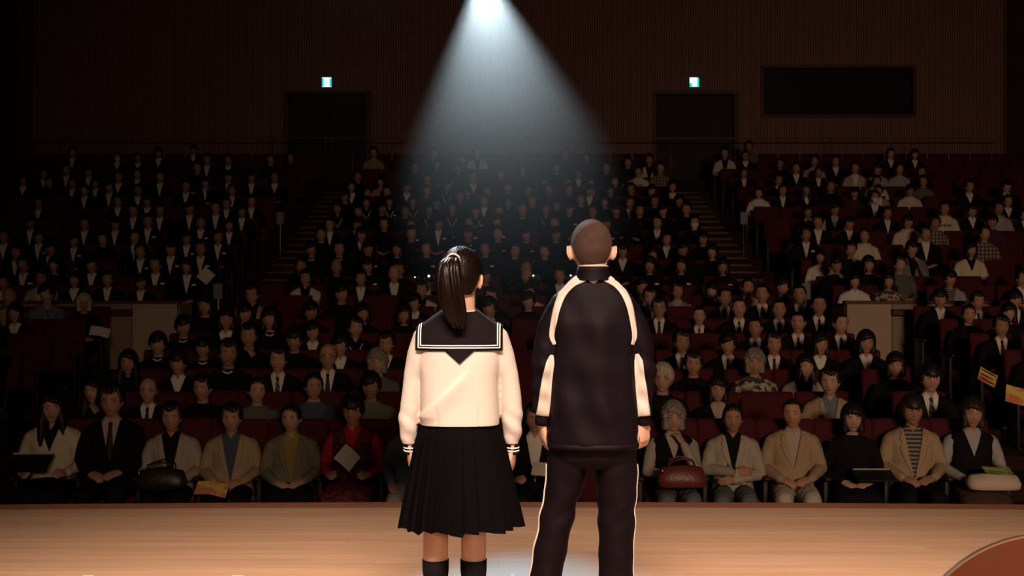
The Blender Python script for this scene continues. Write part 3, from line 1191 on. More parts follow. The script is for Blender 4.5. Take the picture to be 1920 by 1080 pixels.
def hair_mesh(style, yaw, pitch, near, seed=0):
    k = ('hair', style, yaw, pitch, near, seed)
    if k in _cache:
        return _cache[k]
    nu, nv = (84, 56) if near else (48, 32)
    M = head_matrix(yaw, pitch)
    R = HEAD_R
    rg = random.Random(hash((style, seed)) % 1000 if False else seed * 17 + len(style))
    part = rg.uniform(-0.5, 0.5)
    rows = []
    for i in range(nv + 1):
        v = PI * (0.004 + 0.992 * i / nv)
        ring = []
        for j in range(nu):
            u = (2 * PI * j / nu + PI) % (2 * PI) - PI
            au = abs(u)
            p = head_point(u, v, R, face=False)
            strand = 0.5 * math.sin(u * 31 + 3 * math.sin(v * 5 + seed)) + 0.5 * math.sin(u * 17 + v * 4 + seed)
            # hairline: v beyond which the face or neck shows
            if style in ('short', 'tied'):
                front = 0.92 + 0.10 * strand + 0.10 * math.sin(u * 3 + part * 4)
                side, back = 1.62, 2.06
            elif style == 'fringe':
                front = 1.24 + 0.08 * strand + 0.18 * math.sin(u * 2 + part * 5)
                side, back = 1.72, 2.1
            elif style in ('bob', 'perm'):
                front = 1.14 + 0.08 * strand + 0.2 * abs(u - part) * (au < 0.9)
                side, back = 2.45, 2.5
            elif style == 'long':
                front = 1.02 + 0.05 * strand + 0.28 * abs(u - part) * (au < 0.9)
                side, back = 2.75, 2.8
            elif style == 'buzz':
                front, side, back = 0.86, 1.52, 2.0
            else:                                   # bald
                front, side, back = 0.15 + 0.0 * u, 1.6, 2.0
            a = sstep(0.78, 1.12, au)
            b = sstep(1.7, 2.2, au)
            lim = front * (1 - a) + (side * (1 - b) + back * b) * a
            T = {'short': 0.018, 'fringe': 0.021, 'buzz': 0.0045, 'bob': 0.022, 'long': 0.018, 'tied': 0.012, 'bald': 0.006, 'perm': 0.030}[style]
            if style == 'short':
                T += 0.008 * max(0, math.cos(v)) + 0.004 * strand
            elif style in ('fringe', 'bob'):
                T += 0.004 * math.cos(v) + 0.002 * strand
            elif style == 'perm':
                T += 0.007 * math.sin(u * 9 + v * 3) * math.sin(v * 11 + u * 2)
            elif style == 'long':
                T += 0.002 * strand
            if style == 'bald':
                vis = sstep(1.35, 1.55, au) * sstep(0.95, 1.2, v)
                t = -0.006 + (T + 0.006) * vis * (1 - sstep(lim - 0.08, lim + 0.08, v))
            else:
                t = -0.006 + (T + 0.006) * (1 - sstep(lim - 0.10, lim + 0.10, v))
            d = p.normalized()
            q = p + d * t
            if style in ('bob', 'long', 'perm') and v > 1.5:
                zlow = {'bob': 0.115, 'perm': 0.10, 'long': 0.30}[style]
                rad = min((0.100 + 0.004 * strand + (0.012 if style == 'long' else 0) * sstep(1.9, 2.6, v)) / max(0.05, math.sin(v)), zlow / max(1e-3, -math.cos(v)) if v > 1.6 else 9)
                D = Vector((math.sin(v) * math.sin(u), -math.sin(v) * math.cos(u) * 1.1, math.cos(v)))
                cur = sstep(0.72, 0.95, au) * sstep(1.5, 1.75, v)
                far = D * rad
                q = q.lerp(far, cur)
            ring.append(M @ q)
        rows.append(ring)
    rows.reverse()
    mb = MB()
    mb.loft(rows)
    if style == 'tied':
        mb.ellipsoid(M @ Vector((0, 0.105, 0.03)), (0.035, 0.035, 0.035), 14, 10)
    me = mb.mesh('hair')
    _cache[k] = me
    return me


def glasses_mesh(yaw, pitch):
    k = ('glasses', yaw, pitch)
    if k in _cache:
        return _cache[k]
    mb = MB()
    for s in (-1, 1):
        c = Vector((s * 0.031, -0.100, 0.003))
        pts = [c + Vector((0.022 * math.cos(a), abs(0.022 * math.cos(a)) * 0.1, 0.016 * math.sin(a))) for a in [2 * PI * i / 16 for i in range(17)]]
        mb.tube(pts, 0.0016, 6, round_ends=False)
        mb.tube([(s * 0.053, -0.098, 0.008), (s * 0.074, -0.06, 0.008), (s * 0.081, 0.01, 0.004)], 0.0016, 6)
    mb.tube([(-0.010, -0.101, 0.006), (0, -0.103, 0.009), (0.010, -0.101, 0.006)], 0.0016, 6)
    mb.transform(head_matrix(yaw, pitch))
    _cache[k] = mb.mesh('glasses')
    return _cache[k]


def mask_mesh(yaw, pitch):
    k = ('mask', yaw, pitch)
    if k in _cache:
        return _cache[k]
    rows = []
    for i in range(9):
        v = 1.72 + (2.72 - 1.72) * i / 8
        rows.append([head_point(-0.95 + 1.9 * j / 14, v, HEAD_R, soft=0.7) * 1.05 + Vector((0, -0.004, 0)) for j in range(15)])
    mb = MB()
    mb.loft(rows, caps=False, closed=False)
    mb.transform(head_matrix(yaw, pitch))
    _cache[k] = mb.mesh('face_mask')
    return _cache[k]


def shoe_mesh(s):
    k = ('shoe', s)
    if k in _cache:
        return _cache[k]
    mb = MB()
    mb.ellipsoid((s * 0.114, -0.475, 0.042), (0.045, 0.13, 0.042), 14, 10)
    mb.ellipsoid((s * 0.114, -0.40, 0.062), (0.042, 0.055, 0.06), 14, 10)
    mb.box((s * 0.114 - 0.044, -0.60, 0.0), (s * 0.114 + 0.044, -0.35, 0.02), bev=0.008)
    _cache[k] = remesh(mb, 0.009, 2, 'shoe')
    return _cache[k]


# ------------------------------------------------------------------ cloth, skin and hair colours
SKIN = [Tint('skin', (0.47, 0.25, 0.165), rough=0.55, spec=0.35, sss=0.15), Tint('skin', (0.40, 0.21, 0.135), rough=0.55, spec=0.35, sss=0.15),
        Tint('skin', (0.52, 0.305, 0.215), rough=0.55, spec=0.35, sss=0.15)]
EYE_D = mat('eye_dark', (0.012, 0.008, 0.006), rough=0.4)
LIP = mat('lip', (0.30, 0.11, 0.09), rough=0.5)
EYE_W = mat('eye_white', (0.42, 0.38, 0.34), rough=0.4)
HAIRM = {'k': Tint('hair_strands', (0.010, 0.007, 0.006), rough=0.5, spec=0.4), 'd': Tint('hair_strands', (0.022, 0.012, 0.008), rough=0.5, spec=0.4),
         'g': Tint('hair_strands', (0.24, 0.20, 0.16), rough=0.5, spec=0.4), 'p': Tint('hair_strands', (0.45, 0.40, 0.32), rough=0.5, spec=0.4),
         'n': Tint('hair_strands', (0.05, 0.025, 0.015), rough=0.5, spec=0.4)}
CL = {
    'black': Tint('cloth', (0.010, 0.008, 0.009), rough=0.85, spec=0.08), 'navy': Tint('cloth', (0.009, 0.009, 0.014), rough=0.85, spec=0.08),
    'white': Tint('cloth', (0.72, 0.66, 0.60), rough=0.85, spec=0.08), 'cream': Tint('cloth', (0.66, 0.55, 0.40), rough=0.85, spec=0.08),
    'beige': Tint('cloth', (0.40, 0.285, 0.18), rough=0.85, spec=0.08), 'tan': Tint('cloth', (0.36, 0.25, 0.15), rough=0.85, spec=0.08),
    'stone': Tint('cloth', (0.42, 0.355, 0.29), rough=0.85, spec=0.08), 'grey': Tint('cloth', (0.20, 0.19, 0.19), rough=0.85, spec=0.08),
    'pgrey': Tint('cloth', (0.36, 0.34, 0.34), rough=0.85, spec=0.08), 'olive': Tint('cloth', (0.20, 0.18, 0.12), rough=0.85, spec=0.08),
    'mustard': Tint('cloth', (0.30, 0.22, 0.06), rough=0.85, spec=0.08), 'red': mat_print('cloth_red_print', (0.55, 0.022, 0.03), (0.36, 0.014, 0.02), 30),
    'redflower': mat_print('cloth_dark_flower_print', (0.03, 0.012, 0.012), (0.20, 0.02, 0.02), 40),
    'pink': Tint('cloth', (0.50, 0.22, 0.20), rough=0.85, spec=0.08), 'denim': Tint('cloth', (0.14, 0.17, 0.21), rough=0.85, spec=0.08),
    'blue': Tint('cloth', (0.07, 0.085, 0.13), rough=0.85, spec=0.08), 'brown': Tint('cloth', (0.06, 0.035, 0.025), rough=0.85, spec=0.08),
    'plaid': mat_plaid('cloth_plaid', (0.36, 0.28, 0.22), (0.05, 0.02, 0.02), (0.08, 0.03, 0.03), 16), 'pattern': mat_print('cloth_pattern', (0.42, 0.36, 0.28), (0.03, 0.03, 0.03), 16),
    'stripe': mat_stripes('cloth_striped', (0.03, 0.03, 0.03), (0.24, 0.21, 0.17), (0, 0, 1), 30), 'purple': Tint('cloth', (0.07, 0.03, 0.05), rough=0.85, spec=0.08),
    'mgrey': Tint('cloth', (0.12, 0.115, 0.11), rough=0.85, spec=0.08),
}
TIE = {'t': mat_stripes('tie_striped', (0.025, 0.012, 0.014), (0.20, 0.16, 0.13), (0.7, 0, 0.7), 26), 'd': mat('tie_dark', (0.02, 0.012, 0.018), rough=0.6)}
BADGE = mat('badge_white', (0.92, 0.92, 0.86), rough=0.4)
MASKM = mat('mask_white', (0.75, 0.72, 0.66), rough=0.8)
FRAME = mat('glasses_frame', (0.02, 0.015, 0.012), rough=0.3, spec=0.5)
STRIPE_W = mat('stripe_white', (0.72, 0.68, 0.62), rough=0.7)
PRINT_D = mat('print_dark', (0.03, 0.03, 0.04), rough=0.7)
SHOE = mat('shoe_black', (0.012, 0.01, 0.01), rough=0.35, spec=0.5)

CNAME = {'black': 'black', 'navy': 'dark navy', 'white': 'white', 'cream': 'cream', 'beige': 'beige', 'tan': 'tan', 'stone': 'pale stone', 'grey': 'grey', 'pgrey': 'pale grey',
         'olive': 'olive', 'mustard': 'mustard', 'red': 'red', 'redflower': 'dark flowered', 'pink': 'pink', 'denim': 'blue-grey', 'blue': 'slate blue', 'brown': 'brown', 'plaid': 'plaid',
         'pattern': 'patterned', 'stripe': 'striped', 'purple': 'plum', 'mgrey': 'mid grey'}
HNAME = {'short': 'short-haired', 'fringe': 'fringed', 'buzz': 'crop-haired', 'bob': 'bob-haired', 'long': 'long-haired', 'tied': 'tied-haired', 'bald': 'balding', 'perm': 'curly-haired'}
# outfit code: (kind of top, outer colour, inner colour, tie, words)
OUTFIT = {
    'B': ('blazer', 'navy', 'white', None, 'dark blazer and white shirt'), 'S': ('jacket', 'black', 'white', 't', 'black suit and striped tie'),
    'D': ('jacket', 'black', 'white', 'd', 'black suit and dark tie'), 'K': ('closed', 'black', None, None, 'plain black top'),
    'C': ('vneck', 'black', 'white', None, 'black top with white collar'), 'L': ('vneck', 'navy', 'navy', None, 'dark sailor collar with white lines'),
    'H': ('hoodie', 'cream', None, None, 'cream hooded sweatshirt'), 'W': ('wide', 'cream', 'black', None, 'cream jacket over black'),
    'J': ('jacket', 'beige', 'white', None, 'beige jacket over white shirt'), 'P': ('closed', 'plaid', None, None, 'plaid shirt'),
    'V': ('vest', 'black', 'pgrey', None, 'dark vest over pale shirt'), 'T': ('closed', 'grey', None, None, 'grey top'), 'N': ('vneck', 'cream', 'black', None, 'cream v-neck sweater'),
}


def make_person(loc, scale, outfit, hair='short', hcol='k', pose='lap', yaw=0.0, pitch=0.0, near=True, opts='', col=None, inner=None, bottoms='trousers', bcol='black',
                skin=0, label='', group='seated audience', legs=True, seed=0, rz=0.0):
    root = empty('person', loc, rz, label, 'person', group)
    root.scale = (scale, scale, scale)
    kind, oc, ic, tie, _ = OUTFIT[outfit]
    oc = col or oc
    ic = inner or ic
    obj('body', body_mesh(pose, yaw, pitch, near), [SKIN[skin], EYE_D, LIP, EYE_W], root, link_obj=True)
    obj('hair', hair_mesh(hair, yaw, pitch, near, seed), [HAIRM[hcol]], root, link_obj=True)
    tm = top_mesh(pose, kind, near)
    names = {'jacket': 'jacket', 'blazer': 'blazer', 'wide': 'jacket', 'coat': 'coat', 'closed': 'top', 'hoodie': 'hoodie', 'vneck': 'sweater', 'vest': 'vest'}
    top = obj(names[kind], tm, [CL[oc]], root, link_obj=True)
    if ic:
        obj('shirt', shirt_mesh(near, pose if kind == 'vest' else None), [CL[ic]], root, link_obj=True)
    if tie and near:
        obj('tie', tie_mesh(), [TIE[tie]], root, link_obj=True)
    if near and kind in ('jacket', 'wide', 'coat', 'blazer'):
        for s in (-1, 1):
            obj('lapel', lapel_mesh(pose, kind, s), [CL[oc]], top, link_obj=True)
    if outfit == 'L':
        obj('collar_line', ribbon_mesh(('collar_line', pose, near), tm, [[(-0.085, 0.955), (-0.045, 0.87), (-0.005, 0.79)], [(0.085, 0.955), (0.045, 0.87), (0.005, 0.79)]], 0.010 if near else 0.014),
            [STRIPE_W], top, link_obj=True)
    if outfit == 'K' and 'c' in opts:
        obj('collar_band', ribbon_mesh(('collar_band', pose, near), tm, [[(-0.045, 0.975), (0.0, 0.955), (0.045, 0.975)]], 0.014), [STRIPE_W], top, link_obj=True)
    if kind == 'hoodie':
        obj('drawstring', ribbon_mesh(('drawstring', near), tm, [[(-0.028, 0.95), (-0.03, 0.86)], [(0.028, 0.95), (0.03, 0.85)]], 0.008), [CL['white']], top, link_obj=True)
    if 'x' in opts:                 # dark lettering blocks across the chest
        obj('chest_print', ribbon_mesh(('chest_print', pose, near), tm, [[(-0.09 + 0.036 * q, 0.80 + 0.012 * (q % 2)), (-0.09 + 0.036 * q, 0.85)] for q in range(6)], 0.022, 0.004), [PRINT_D], top, link_obj=True)
    if 'b' in opts:
        obj('name_badge', plate_mesh(('badge', pose, kind, near), tm, 0.105, 0.86, 0.058, 0.026, 0.010), [BADGE], top, link_obj=True)
    if 'g' in opts:
        obj('glasses', glasses_mesh(yaw, pitch), [FRAME], root, link_obj=True)
    if 'm' in opts:
        obj('face_mask', mask_mesh(yaw, pitch), [MASKM], root, link_obj=True)
    if legs:
        obj('skirt' if bottoms == 'skirt' else 'trousers', bottoms_mesh(bottoms, near), [CL[bcol]], root, link_obj=True)
        for s in (-1, 1):
            obj('shoe', shoe_mesh(s), [SHOE], root, link_obj=True)
    return root
# ------------------------------------------------------------------ who sits where
# x, y of each head centre in the photograph (four-times enlarged crops with the offsets below), outfit code,
# hair, then options: b badge, g glasses, m face mask, x chest lettering, c white collar line;
# =colour of the outer garment, ~inner colour, @pose, ^hair colour, &yaw, %skirt or trousers colour
CROPS = []
CROPS.append((0, 240, """
545 175 B short|905 220 C short m|1050 225 C short|1150 185 C fringe|1450 165 B fringe|1555 235 B short|1710 235 B short|1480 290 K short
175 390 C bob|330 345 C short|510 315 B short|655 325 B fringe|855 355 C short|1030 345 B short|1200 355 B short|395 400 K fringe|545 415 B short|635 470 B short|725 420 B bob|820 440 B fringe
1035 470 B short|1395 435 B short|1620 410 B fringe @chin|1740 470 B short|1850 360 B fringe|290 565 B short|885 550 B short|1105 550 B fringe|1000 620 B short|1200 620 B short|1475 595 B fringe|1590 595 B short
1700 580 B short|1790 625 B bob|1885 550 B short|230 710 B fringe|635 720 B short|865 720 B fringe|1110 700 B short b|1505 710 B short b|1720 730 B bob|30 815 B short|290 815 B fringe b|595 845 B bob b
730 835 K short @cross|1010 820 B short|1400 825 B fringe b|1640 820 B short b|120 935 B short|380 890 B fringe|1055 925 B short b|1295 900 B fringe b|1490 890 B short b|190 1020 B short b|400 1030 K bob|690 1025 B fringe|1170 1020 B short b|1415 1040 B bob b
"""))
CROPS.append((480, 240, """
110 235 K short|260 225 K short|725 185 T short =tan|100 370 B fringe|160 360 C short|640 350 K short|640 430 C bob|860 405 T bob =pink|745 490 K short|980 425 C fringe|920 480 K short|1135 395 L bob|1100 475 T short =purple
1190 290 K short|1355 270 K bob|1340 190 C short|1515 300 K fringe|1660 185 W short|1505 355 C short|1370 375 C fringe|1300 425 L bob|1480 420 K short|1470 485 K fringe|1280 510 K short|535 515 K fringe|495 570 L bob|690 560 L bob|590 630 K short|830 590 K fringe g|890 555 L bob b
1060 555 L bob|1030 625 K short b|1265 560 K fringe|1230 615 L bob|1415 600 L bob|1460 545 C short|1655 560 K bob|1620 620 L fringe b|1820 545 K short|1810 615 L bob|1665 480 K short|1780 430 K fringe|1830 460 K bob|1840 350 K short|1545 230 K short
400 725 B short|625 720 B fringe|785 720 K short|965 730 B short b|1195 715 B fringe b|1600 710 K short b|1810 700 K fringe b|315 800 K short|790 800 B fringe @chin|1165 780 K short b|1590 780 K fringe b|1820 795 K short b
255 910 K fringe c|460 905 K short c|690 905 K fringe b|900 910 K bob b|1140 905 K short b|1365 935 K fringe|1805 920 K short|1570 890 K short b|190 1035 K short b|640 1045 K bald b|845 1035 K fringe b|1030 1060 K short
"""))
CROPS.append((960, 240, """
75 320 K short|400 195 K short|560 225 K short =purple|370 300 K fringe|460 345 C short|710 300 K short|880 260 K short|1020 230 W short|1205 280 P short|1060 330 H short x|1300 420 N bob =black ~cream|1170 470 K fringe|1000 460 K short|790 470 K fringe|770 405 K short|590 410 L bob|430 415 K short
270 465 K short|245 410 K bob|90 460 K short|640 470 C fringe|465 540 K short|660 555 K bob|135 580 K fringe|75 605 K short c|280 610 L bob|465 610 K fringe b|670 630 K short|870 620 K fringe|1010 560 C short|1220 550 K short|1410 545 K fringe|1050 620 K short g|1270 620 K fringe|1475 610 K short b
320 710 K short|710 715 K fringe b|1090 710 B short|1510 710 K short m|100 800 K fringe b|330 800 K fringe|1160 835 C short|1570 830 K fringe|995 920 C fringe|1205 950 K bob|1440 910 K fringe|1645 930 K bob b|110 925 K short|330 930 K short b|1035 1030 K bob b|1270 1030 K bob b|1740 1040 K bob b
105 1060 K bald b|370 1075 K short b|1580 190 W short|1690 210 C short|1775 140 K short =mgrey|1740 340 B short|1865 490 H short x =white
"""))
CROPS.append((1440, 240, """
920 195 C short|1100 200 C bob|90 270 K short|265 290 C short|350 250 T short =stone|505 250 C short|325 335 B short|720 300 J short =stone|885 310 T fringe =pgrey|965 310 T short =pgrey|1045 330 C short|80 390 C short|135 470 B short|320 465 C long|400 425 K short|490 490 T fringe =brown|690 475 W short =tan ~white|815 400 H short
800 520 S short m|1065 470 H fringe|1165 400 T short =stripe|1510 430 C short|1790 430 C fringe|300 630 C bob|500 610 V fringe|895 640 B short|1325 605 H short x|1530 620 C fringe|1750 605 H short =pgrey|1800 550 C short|1905 665 B short|375 705 D short|610 715 B fringe|1050 705 H fringe
1255 715 P short|1680 700 T fringe =purple|1180 790 S short|1625 780 P short|265 800 B short b|725 810 H tied|1080 900 W fringe =grey @chin|1520 915 N bob ~black|400 915 K short @chin|340 970 T bob =white|520 1025 K fringe @chin|610 1010 K bob|750 1010 T short =mgrey
"""))
CROPS.append((0, 480, """
30 215 B short b|375 165 J short =stone|515 180 C bob|800 175 B short|690 240 T fringe =denim @chin|1040 215 B fringe|345 310 T bald ^g =beige|740 360 K perm ^p @read|115 430 C bob|1555 360 K perm|1450 460 C bob|1310 530 K fringe c|1740 430 K fringe c|1890 290 W short =beige g
1030 660 K fringe c|1650 600 K short @chin|1450 700 K fringe c|935 800 K long|1310 800 C fringe|1850 720 K short c|1000 990 K short|770 1020 D bald g|1530 1010 T tied =mgrey|20 610 C short|330 600 C long @chin|220 890 K long
"""))
CROPS.append((480, 480, """
370 165 W short =cream ~black|785 170 D short @chin|1035 135 S bald|640 280 K fringe|410 415 K fringe|800 430 K bob|1190 350 C fringe|1240 255 W short|1110 440 K bob|140 470 K bob c|390 570 C fringe|290 670 C fringe|745 540 L short|620 660 C short|1085 600 C fringe|530 755 D bald g
140 780 S short|940 800 T perm ^g =mgrey|430 980 T tied =blue ~pgrey|860 975 T fringe =olive|35 630 K fringe|1765 310 C short|1290 190 B short|1750 390 C fringe|1040 720 C short|1720 150 T fringe =purple
"""))
CROPS.append((960, 480, """
110 150 K bald|360 145 D short|130 265 W bob|120 340 K fringe|960 230 K bob|1035 310 D short g|1235 230 V bob =pink ~white|1350 265 V short =grey ~pgrey|1535 265 K bob|1640 310 S buzz|1815 235 N tied ~white|1430 390 D short g|1740 390 S buzz|1510 450 S buzz|1860 540 D buzz|1280 645 D short|1650 660 D fringe
1820 800 T perm ^g =pattern|1360 810 T short =black|1130 920 K short ^p g|1545 1000 N bob =black ~stone
"""))
CROPS.append((1440, 480, """
30 285 S buzz|230 230 T fringe =purple|345 290 D buzz|160 400 D buzz|540 370 D buzz|320 500 S buzz|660 510 D buzz|790 650 C bob|460 660 C bob|75 660 D short|280 830 W long =stone|465 945 J short ~denim =beige|1320 920 S fringe|1040 820 K bob|1410 440 K tied|1190 320 B fringe b|1500 340 D short|1840 330 D fringe
1640 530 D short @read|1700 430 K bob|1870 680 C bob @read|600 190 N bob ~white =white|850 190 T bob =pattern|1365 170 W fringe =pgrey ~stripe|1905 170 B short
"""))
CROPS.append((0, 690, """
10 310 T bob =pink @knees|455 200 K long @chin
"""))
FRONT = [  # x, y, outfit, hair, hair colour, pose, options, colour, inner, bottoms, bottoms colour, words
    (62, 765, 'N', 'long', 'k', 'read', '', 'cream', 'black', 'skirt', 'black', 'woman with long black hair in cream v-neck sweater, front row far left'),
    (188, 752, 'D', 'short', 'k', 'lap', 'g', 'black', 'stone', 'trousers', 'black', 'man with glasses in black suit and pale shirt, front row left'),
    (305, 783, 'W', 'short', 'k', 'lap', '', 'stone', 'black', 'trousers', 'black', 'smiling woman in pale stone jacket with dark bag, front row left'),
    (415, 785, 'W', 'short', 'k', 'lap', '', 'beige', 'blue', 'trousers', 'black', 'woman in beige coat over slate top, leaflet on knees, front row'),
    (522, 787, 'W', 'tied', 'k', 'lap', '', 'olive', 'mustard', 'skirt', 'black', 'woman in olive jacket over mustard blouse, front row'),
    (664, 770, 'V', 'fringe', 'k', 'read', 'g', 'redflower', 'red', 'skirt', 'redflower', 'woman in bright red cardigan holding a pale leaflet, front row'),
    (770, 782, 'W', 'short', 'k', 'knees', '', 'denim', 'black', 'trousers', 'stone', 'front row visitor in pale trousers mostly hidden behind the schoolgirl'),
    (1003, 790, 'W', 'short', 'k', 'read', '', 'black', 'white', 'trousers', 'black', 'front row visitor in dark clothes seen between the two pupils'),
    (1275, 783, 'V', 'perm', 'g', 'chin', 'g', 'black', 'stone', 'trousers', 'mgrey', 'grey-haired woman with hand at her chin and russet bag, front row'),
    (1380, 788, 'J', 'tied', 'k', 'cross', '', 'stone', 'black', 'trousers', 'mgrey', 'woman in pale jacket with folded arms, front row right of the boy'),
    (1497, 775, 'J', 'buzz', 'd', 'lap', '', 'beige', 'stone', 'trousers', 'stone', 'man in beige blazer and pale trousers with clasped hands, front row'),
    (1608, 787, 'T', 'bob', 'k', 'lap', '', 'black', None, 'skirt', 'black', 'woman all in black with a pendant and dark folder, front row'),
    (1727, 770, 'W', 'fringe', 'd', 'lap', '', 'beige', 'stripe', 'trousers', 'black', 'person in beige button jacket over striped shirt, front row right'),
    (1862, 775, 'V', 'bob', 'd', 'lap', '', 'black', 'pgrey', 'skirt', 'brown', 'woman in dark vest over grey shirt, white bag on lap, front row'),
]


def row_head_y(i, hh=None):
    d_ = row_d(i) - 0.27
    return 540 + (CAM_Z - (row_floor(i) + (hh or HEAD_H))) * F_PX / d_


NUM = ['', 'first', 'second', 'third', 'fourth', 'fifth', 'sixth', 'seventh', 'eighth', 'ninth', 'tenth', 'eleventh', 'twelfth', 'thirteenth', 'fourteenth',
       'fifteenth', 'sixteenth', 'seventeenth', 'eighteenth', 'nineteenth', 'twentieth', 'twenty-first', 'twenty-second', 'twenty-third', 'twenty-fourth']


def block_of(x, i):
    if i <= 9 and abs(x) < 4.15:
        return 'centre'
    if i > 9 and abs(x) < 4.05:
        return 'centre'
    return 'left' if x < 0 else 'right'


AUD = []          # dictionaries
for f in FRONT:
    d_ = row_d(1) - 0.27
    hm = CAM_Z - (f[1] - 540) * d_ / F_PX
    AUD.append(dict(row=1, x=(f[0] - 960) / F_PX * d_, scale=max(0.93, min(1.06, (hm - row_floor(1)) / HEAD_H)), outfit=f[2], hair=f[3], hcol=f[4], pose=f[5], opts=f[6], col=f[7],
                    inner=f[8], bottoms=f[9], bcol=f[10], words=f[11], block='centre', yaw=None))
for ox, oy, text in CROPS:
    for ent in text.replace('\n', '|').split('|'):
        t = ent.split()
        if len(t) < 4:
            continue
        px, py = ox + float(t[0]) / 4, oy + float(t[1]) / 4
        best = None
        for i in range(2, NROWS + 1):
            d_ = row_d(i) - 0.27
            x = (px - 960) / F_PX * d_
            ax = abs(x)
            if i <= 7:
                if 4.02 < ax < 5.3:
                    pen = 8
                else:
                    pen = 0
            elif i == 8:
                pen = 0 if ax < 4.15 else 60
            else:
                pen = 0 if (ax < 3.6 or ax > 4.5) or (i == 9 and ax < 4.05) else 6
            e = abs(row_head_y(i) - py) + pen
            if best is None or e < best[0]:
                best = (e, i, x, d_)
        e, i, x, d_ = best
        hm = CAM_Z - (py - 540) * d_ / F_PX
        a = dict(row=i, x=x, scale=max(0.93, min(1.05, (hm - row_floor(i)) / HEAD_H)), outfit=t[2], hair=t[3], hcol='k', pose='lap', opts='', col=None, inner=None,
                 bottoms='trousers', bcol='black', words=None, block=block_of(x, i), yaw=None)
        for o_ in t[4:]:
            if o_[0] == '=':
                a['col'] = o_[1:]
            elif o_[0] == '~':
                a['inner'] = o_[1:]
            elif o_[0] == '@':
                a['pose'] = o_[1:]
            elif o_[0] == '^':
                a['hcol'] = o_[1:]
            else:
                a['opts'] += o_
        AUD.append(a)

# keep everybody on his own seat: clear of the aisles and of the neighbours
SPAN = {}
for i in range(1, NROWS + 1):
    half = 960 / F_PX * row_d(i) + 0.55
    SPAN[i, 'centre'] = (-3.98, 3.98) if i <= 9 else (-3.5, 3.5)
    if i <= 7:
        SPAN[i, 'left'] = (-max(5.5, min(half, 9.0)), -5.3)
    elif i >= 9:
        SPAN[i, 'left'] = (-min(half, 12.3), -4.75)
    if (i, 'left') in SPAN:
        a_, b_ = SPAN[i, 'left']
        SPAN[i, 'right'] = (-b_, -a_)
ROWS = {}
for a in AUD:
    key = (a['row'], a['block'])
    if key not in SPAN:
        key = (9, a['block'])
        a['row'] = 9
    ROWS.setdefault(key, []).append(a)
MINP = 0.485
for key, lst in ROWS.items():
    lo, hi = SPAN[key]
    for a in lst:
        a['x'] = max(lo + 0.25, min(hi - 0.25, a['x']))
    for _ in range(60):
        lst.sort(key=lambda a: a['x'])
        moved = False
        for p_, q_ in zip(lst[:-1], lst[1:]):
            g = q_['x'] - p_['x']
            if g < MINP - 1e-4:
                m_ = (MINP - g) / 2
                p_['x'] -= m_
                q_['x'] += m_
                moved = True
        for a in lst:
            a['x'] = max(lo + 0.25, min(hi - 0.25, a['x']))
        if not moved:
            break

# ------------------------------------------------------------------ seats
velvet = mat('seat_red_velvet', (0.065, 0.006, 0.011), rough=0.85, sheen=0.35, sheen_tint=(0.6, 0.06, 0.1), bump=0.15, bump_scale=250)
seat_wood = mat('seat_dark_wood', (0.035, 0.014, 0.010), rough=0.5)
seat_iron = mat('seat_black_iron', (0.012, 0.012, 0.012), rough=0.5)


def shear_back(m_):
    m_.v = [(x, y + (z - 0.38) * 0.155, z) for x, y, z in m_.v]


sb = MB(); sb.box((-0.243, 0.165, 0.38), (0.243, 0.245, SEAT_H), bev=0.026); shear_back(sb)
SB = sb.mesh('backrest', True)
ss = MB(); ss.box((-0.222, 0.247, 0.34), (0.222, 0.268, SEAT_H - 0.05), bev=0.008); shear_back(ss)
SS = ss.mesh('back_shell')
su = MB(); su.box((-0.225, -0.27, 0.30), (0.225, 0.17, 0.40), bev=0.035)
SU = su.mesh('cushion', True)
st = MB(); st.box((-0.225, 0.0, -0.05), (0.225, 0.42, 0.05), bev=0.035)
st.transform(Matrix.Translation((0, 0.105, 0.36)) @ Matrix.Rotation(math.radians(80), 4, 'X'))
ST = st.mesh('cushion', True)
sa = MB()
sa.box((-0.026, -0.20, 0.575), (0.026, 0.22, 0.605), bev=0.01)
SA = sa.mesh('armrest')
sl = MB()
sl.box((-0.018, -0.12, 0.02), (0.018, 0.16, 0.575), bev=0.004)
sl.box((-0.024, -0.17, 0.0), (0.024, 0.2, 0.02), bev=0.004)
SL = sl.mesh('side_frame')
SEATS = []
for key, (lo, hi) in sorted(SPAN.items()):
    i, blk = key
    ppl = sorted(ROWS.get(key, []), key=lambda a: a['x'])
    xs_ = [a['x'] for a in ppl]
    occ = list(xs_)
    out = [(x, True) for x in xs_]
    stops = [lo - 0.0] + xs_ + [hi + 0.0]
    for k in range(len(stops) - 1):
        a_, b_ = stops[k], stops[k + 1]
        if k == 0:
            a_ -= 0.26
        if k == len(stops) - 2:
            b_ += 0.26
        n_ = int((b_ - a_) / 0.515 + 0.12) - 1
        for q in range(n_):
            out.append((a_ + (b_ - a_) * (q + 1) / (n_ + 1), False))
    out.sort()
    for k, (x, o_) in enumerate(out):
        SEATS.append((i, blk, x, o_, k, len(out), out))


def in_frame(i, x):
    return abs(x) < 960 / F_PX * row_d(i) + 0.1


single = [s for s in SEATS if in_frame(s[0], s[2])]
single.sort(key=lambda s: (s[0], abs(s[2])))
SINGLE = set((s[0], s[1], s[4]) for s in single[:300])
rest = MB()


def block_words(blk, i, k, n):
    """which one in its row, counted from the aisle"""
    if blk == 'left':
        return '%s seat from the left aisle' % NUM[n - k]
    if blk == 'right':
        return '%s seat from the right aisle' % NUM[k + 1]
    return '%s seat from the left aisle' % NUM[k + 1]


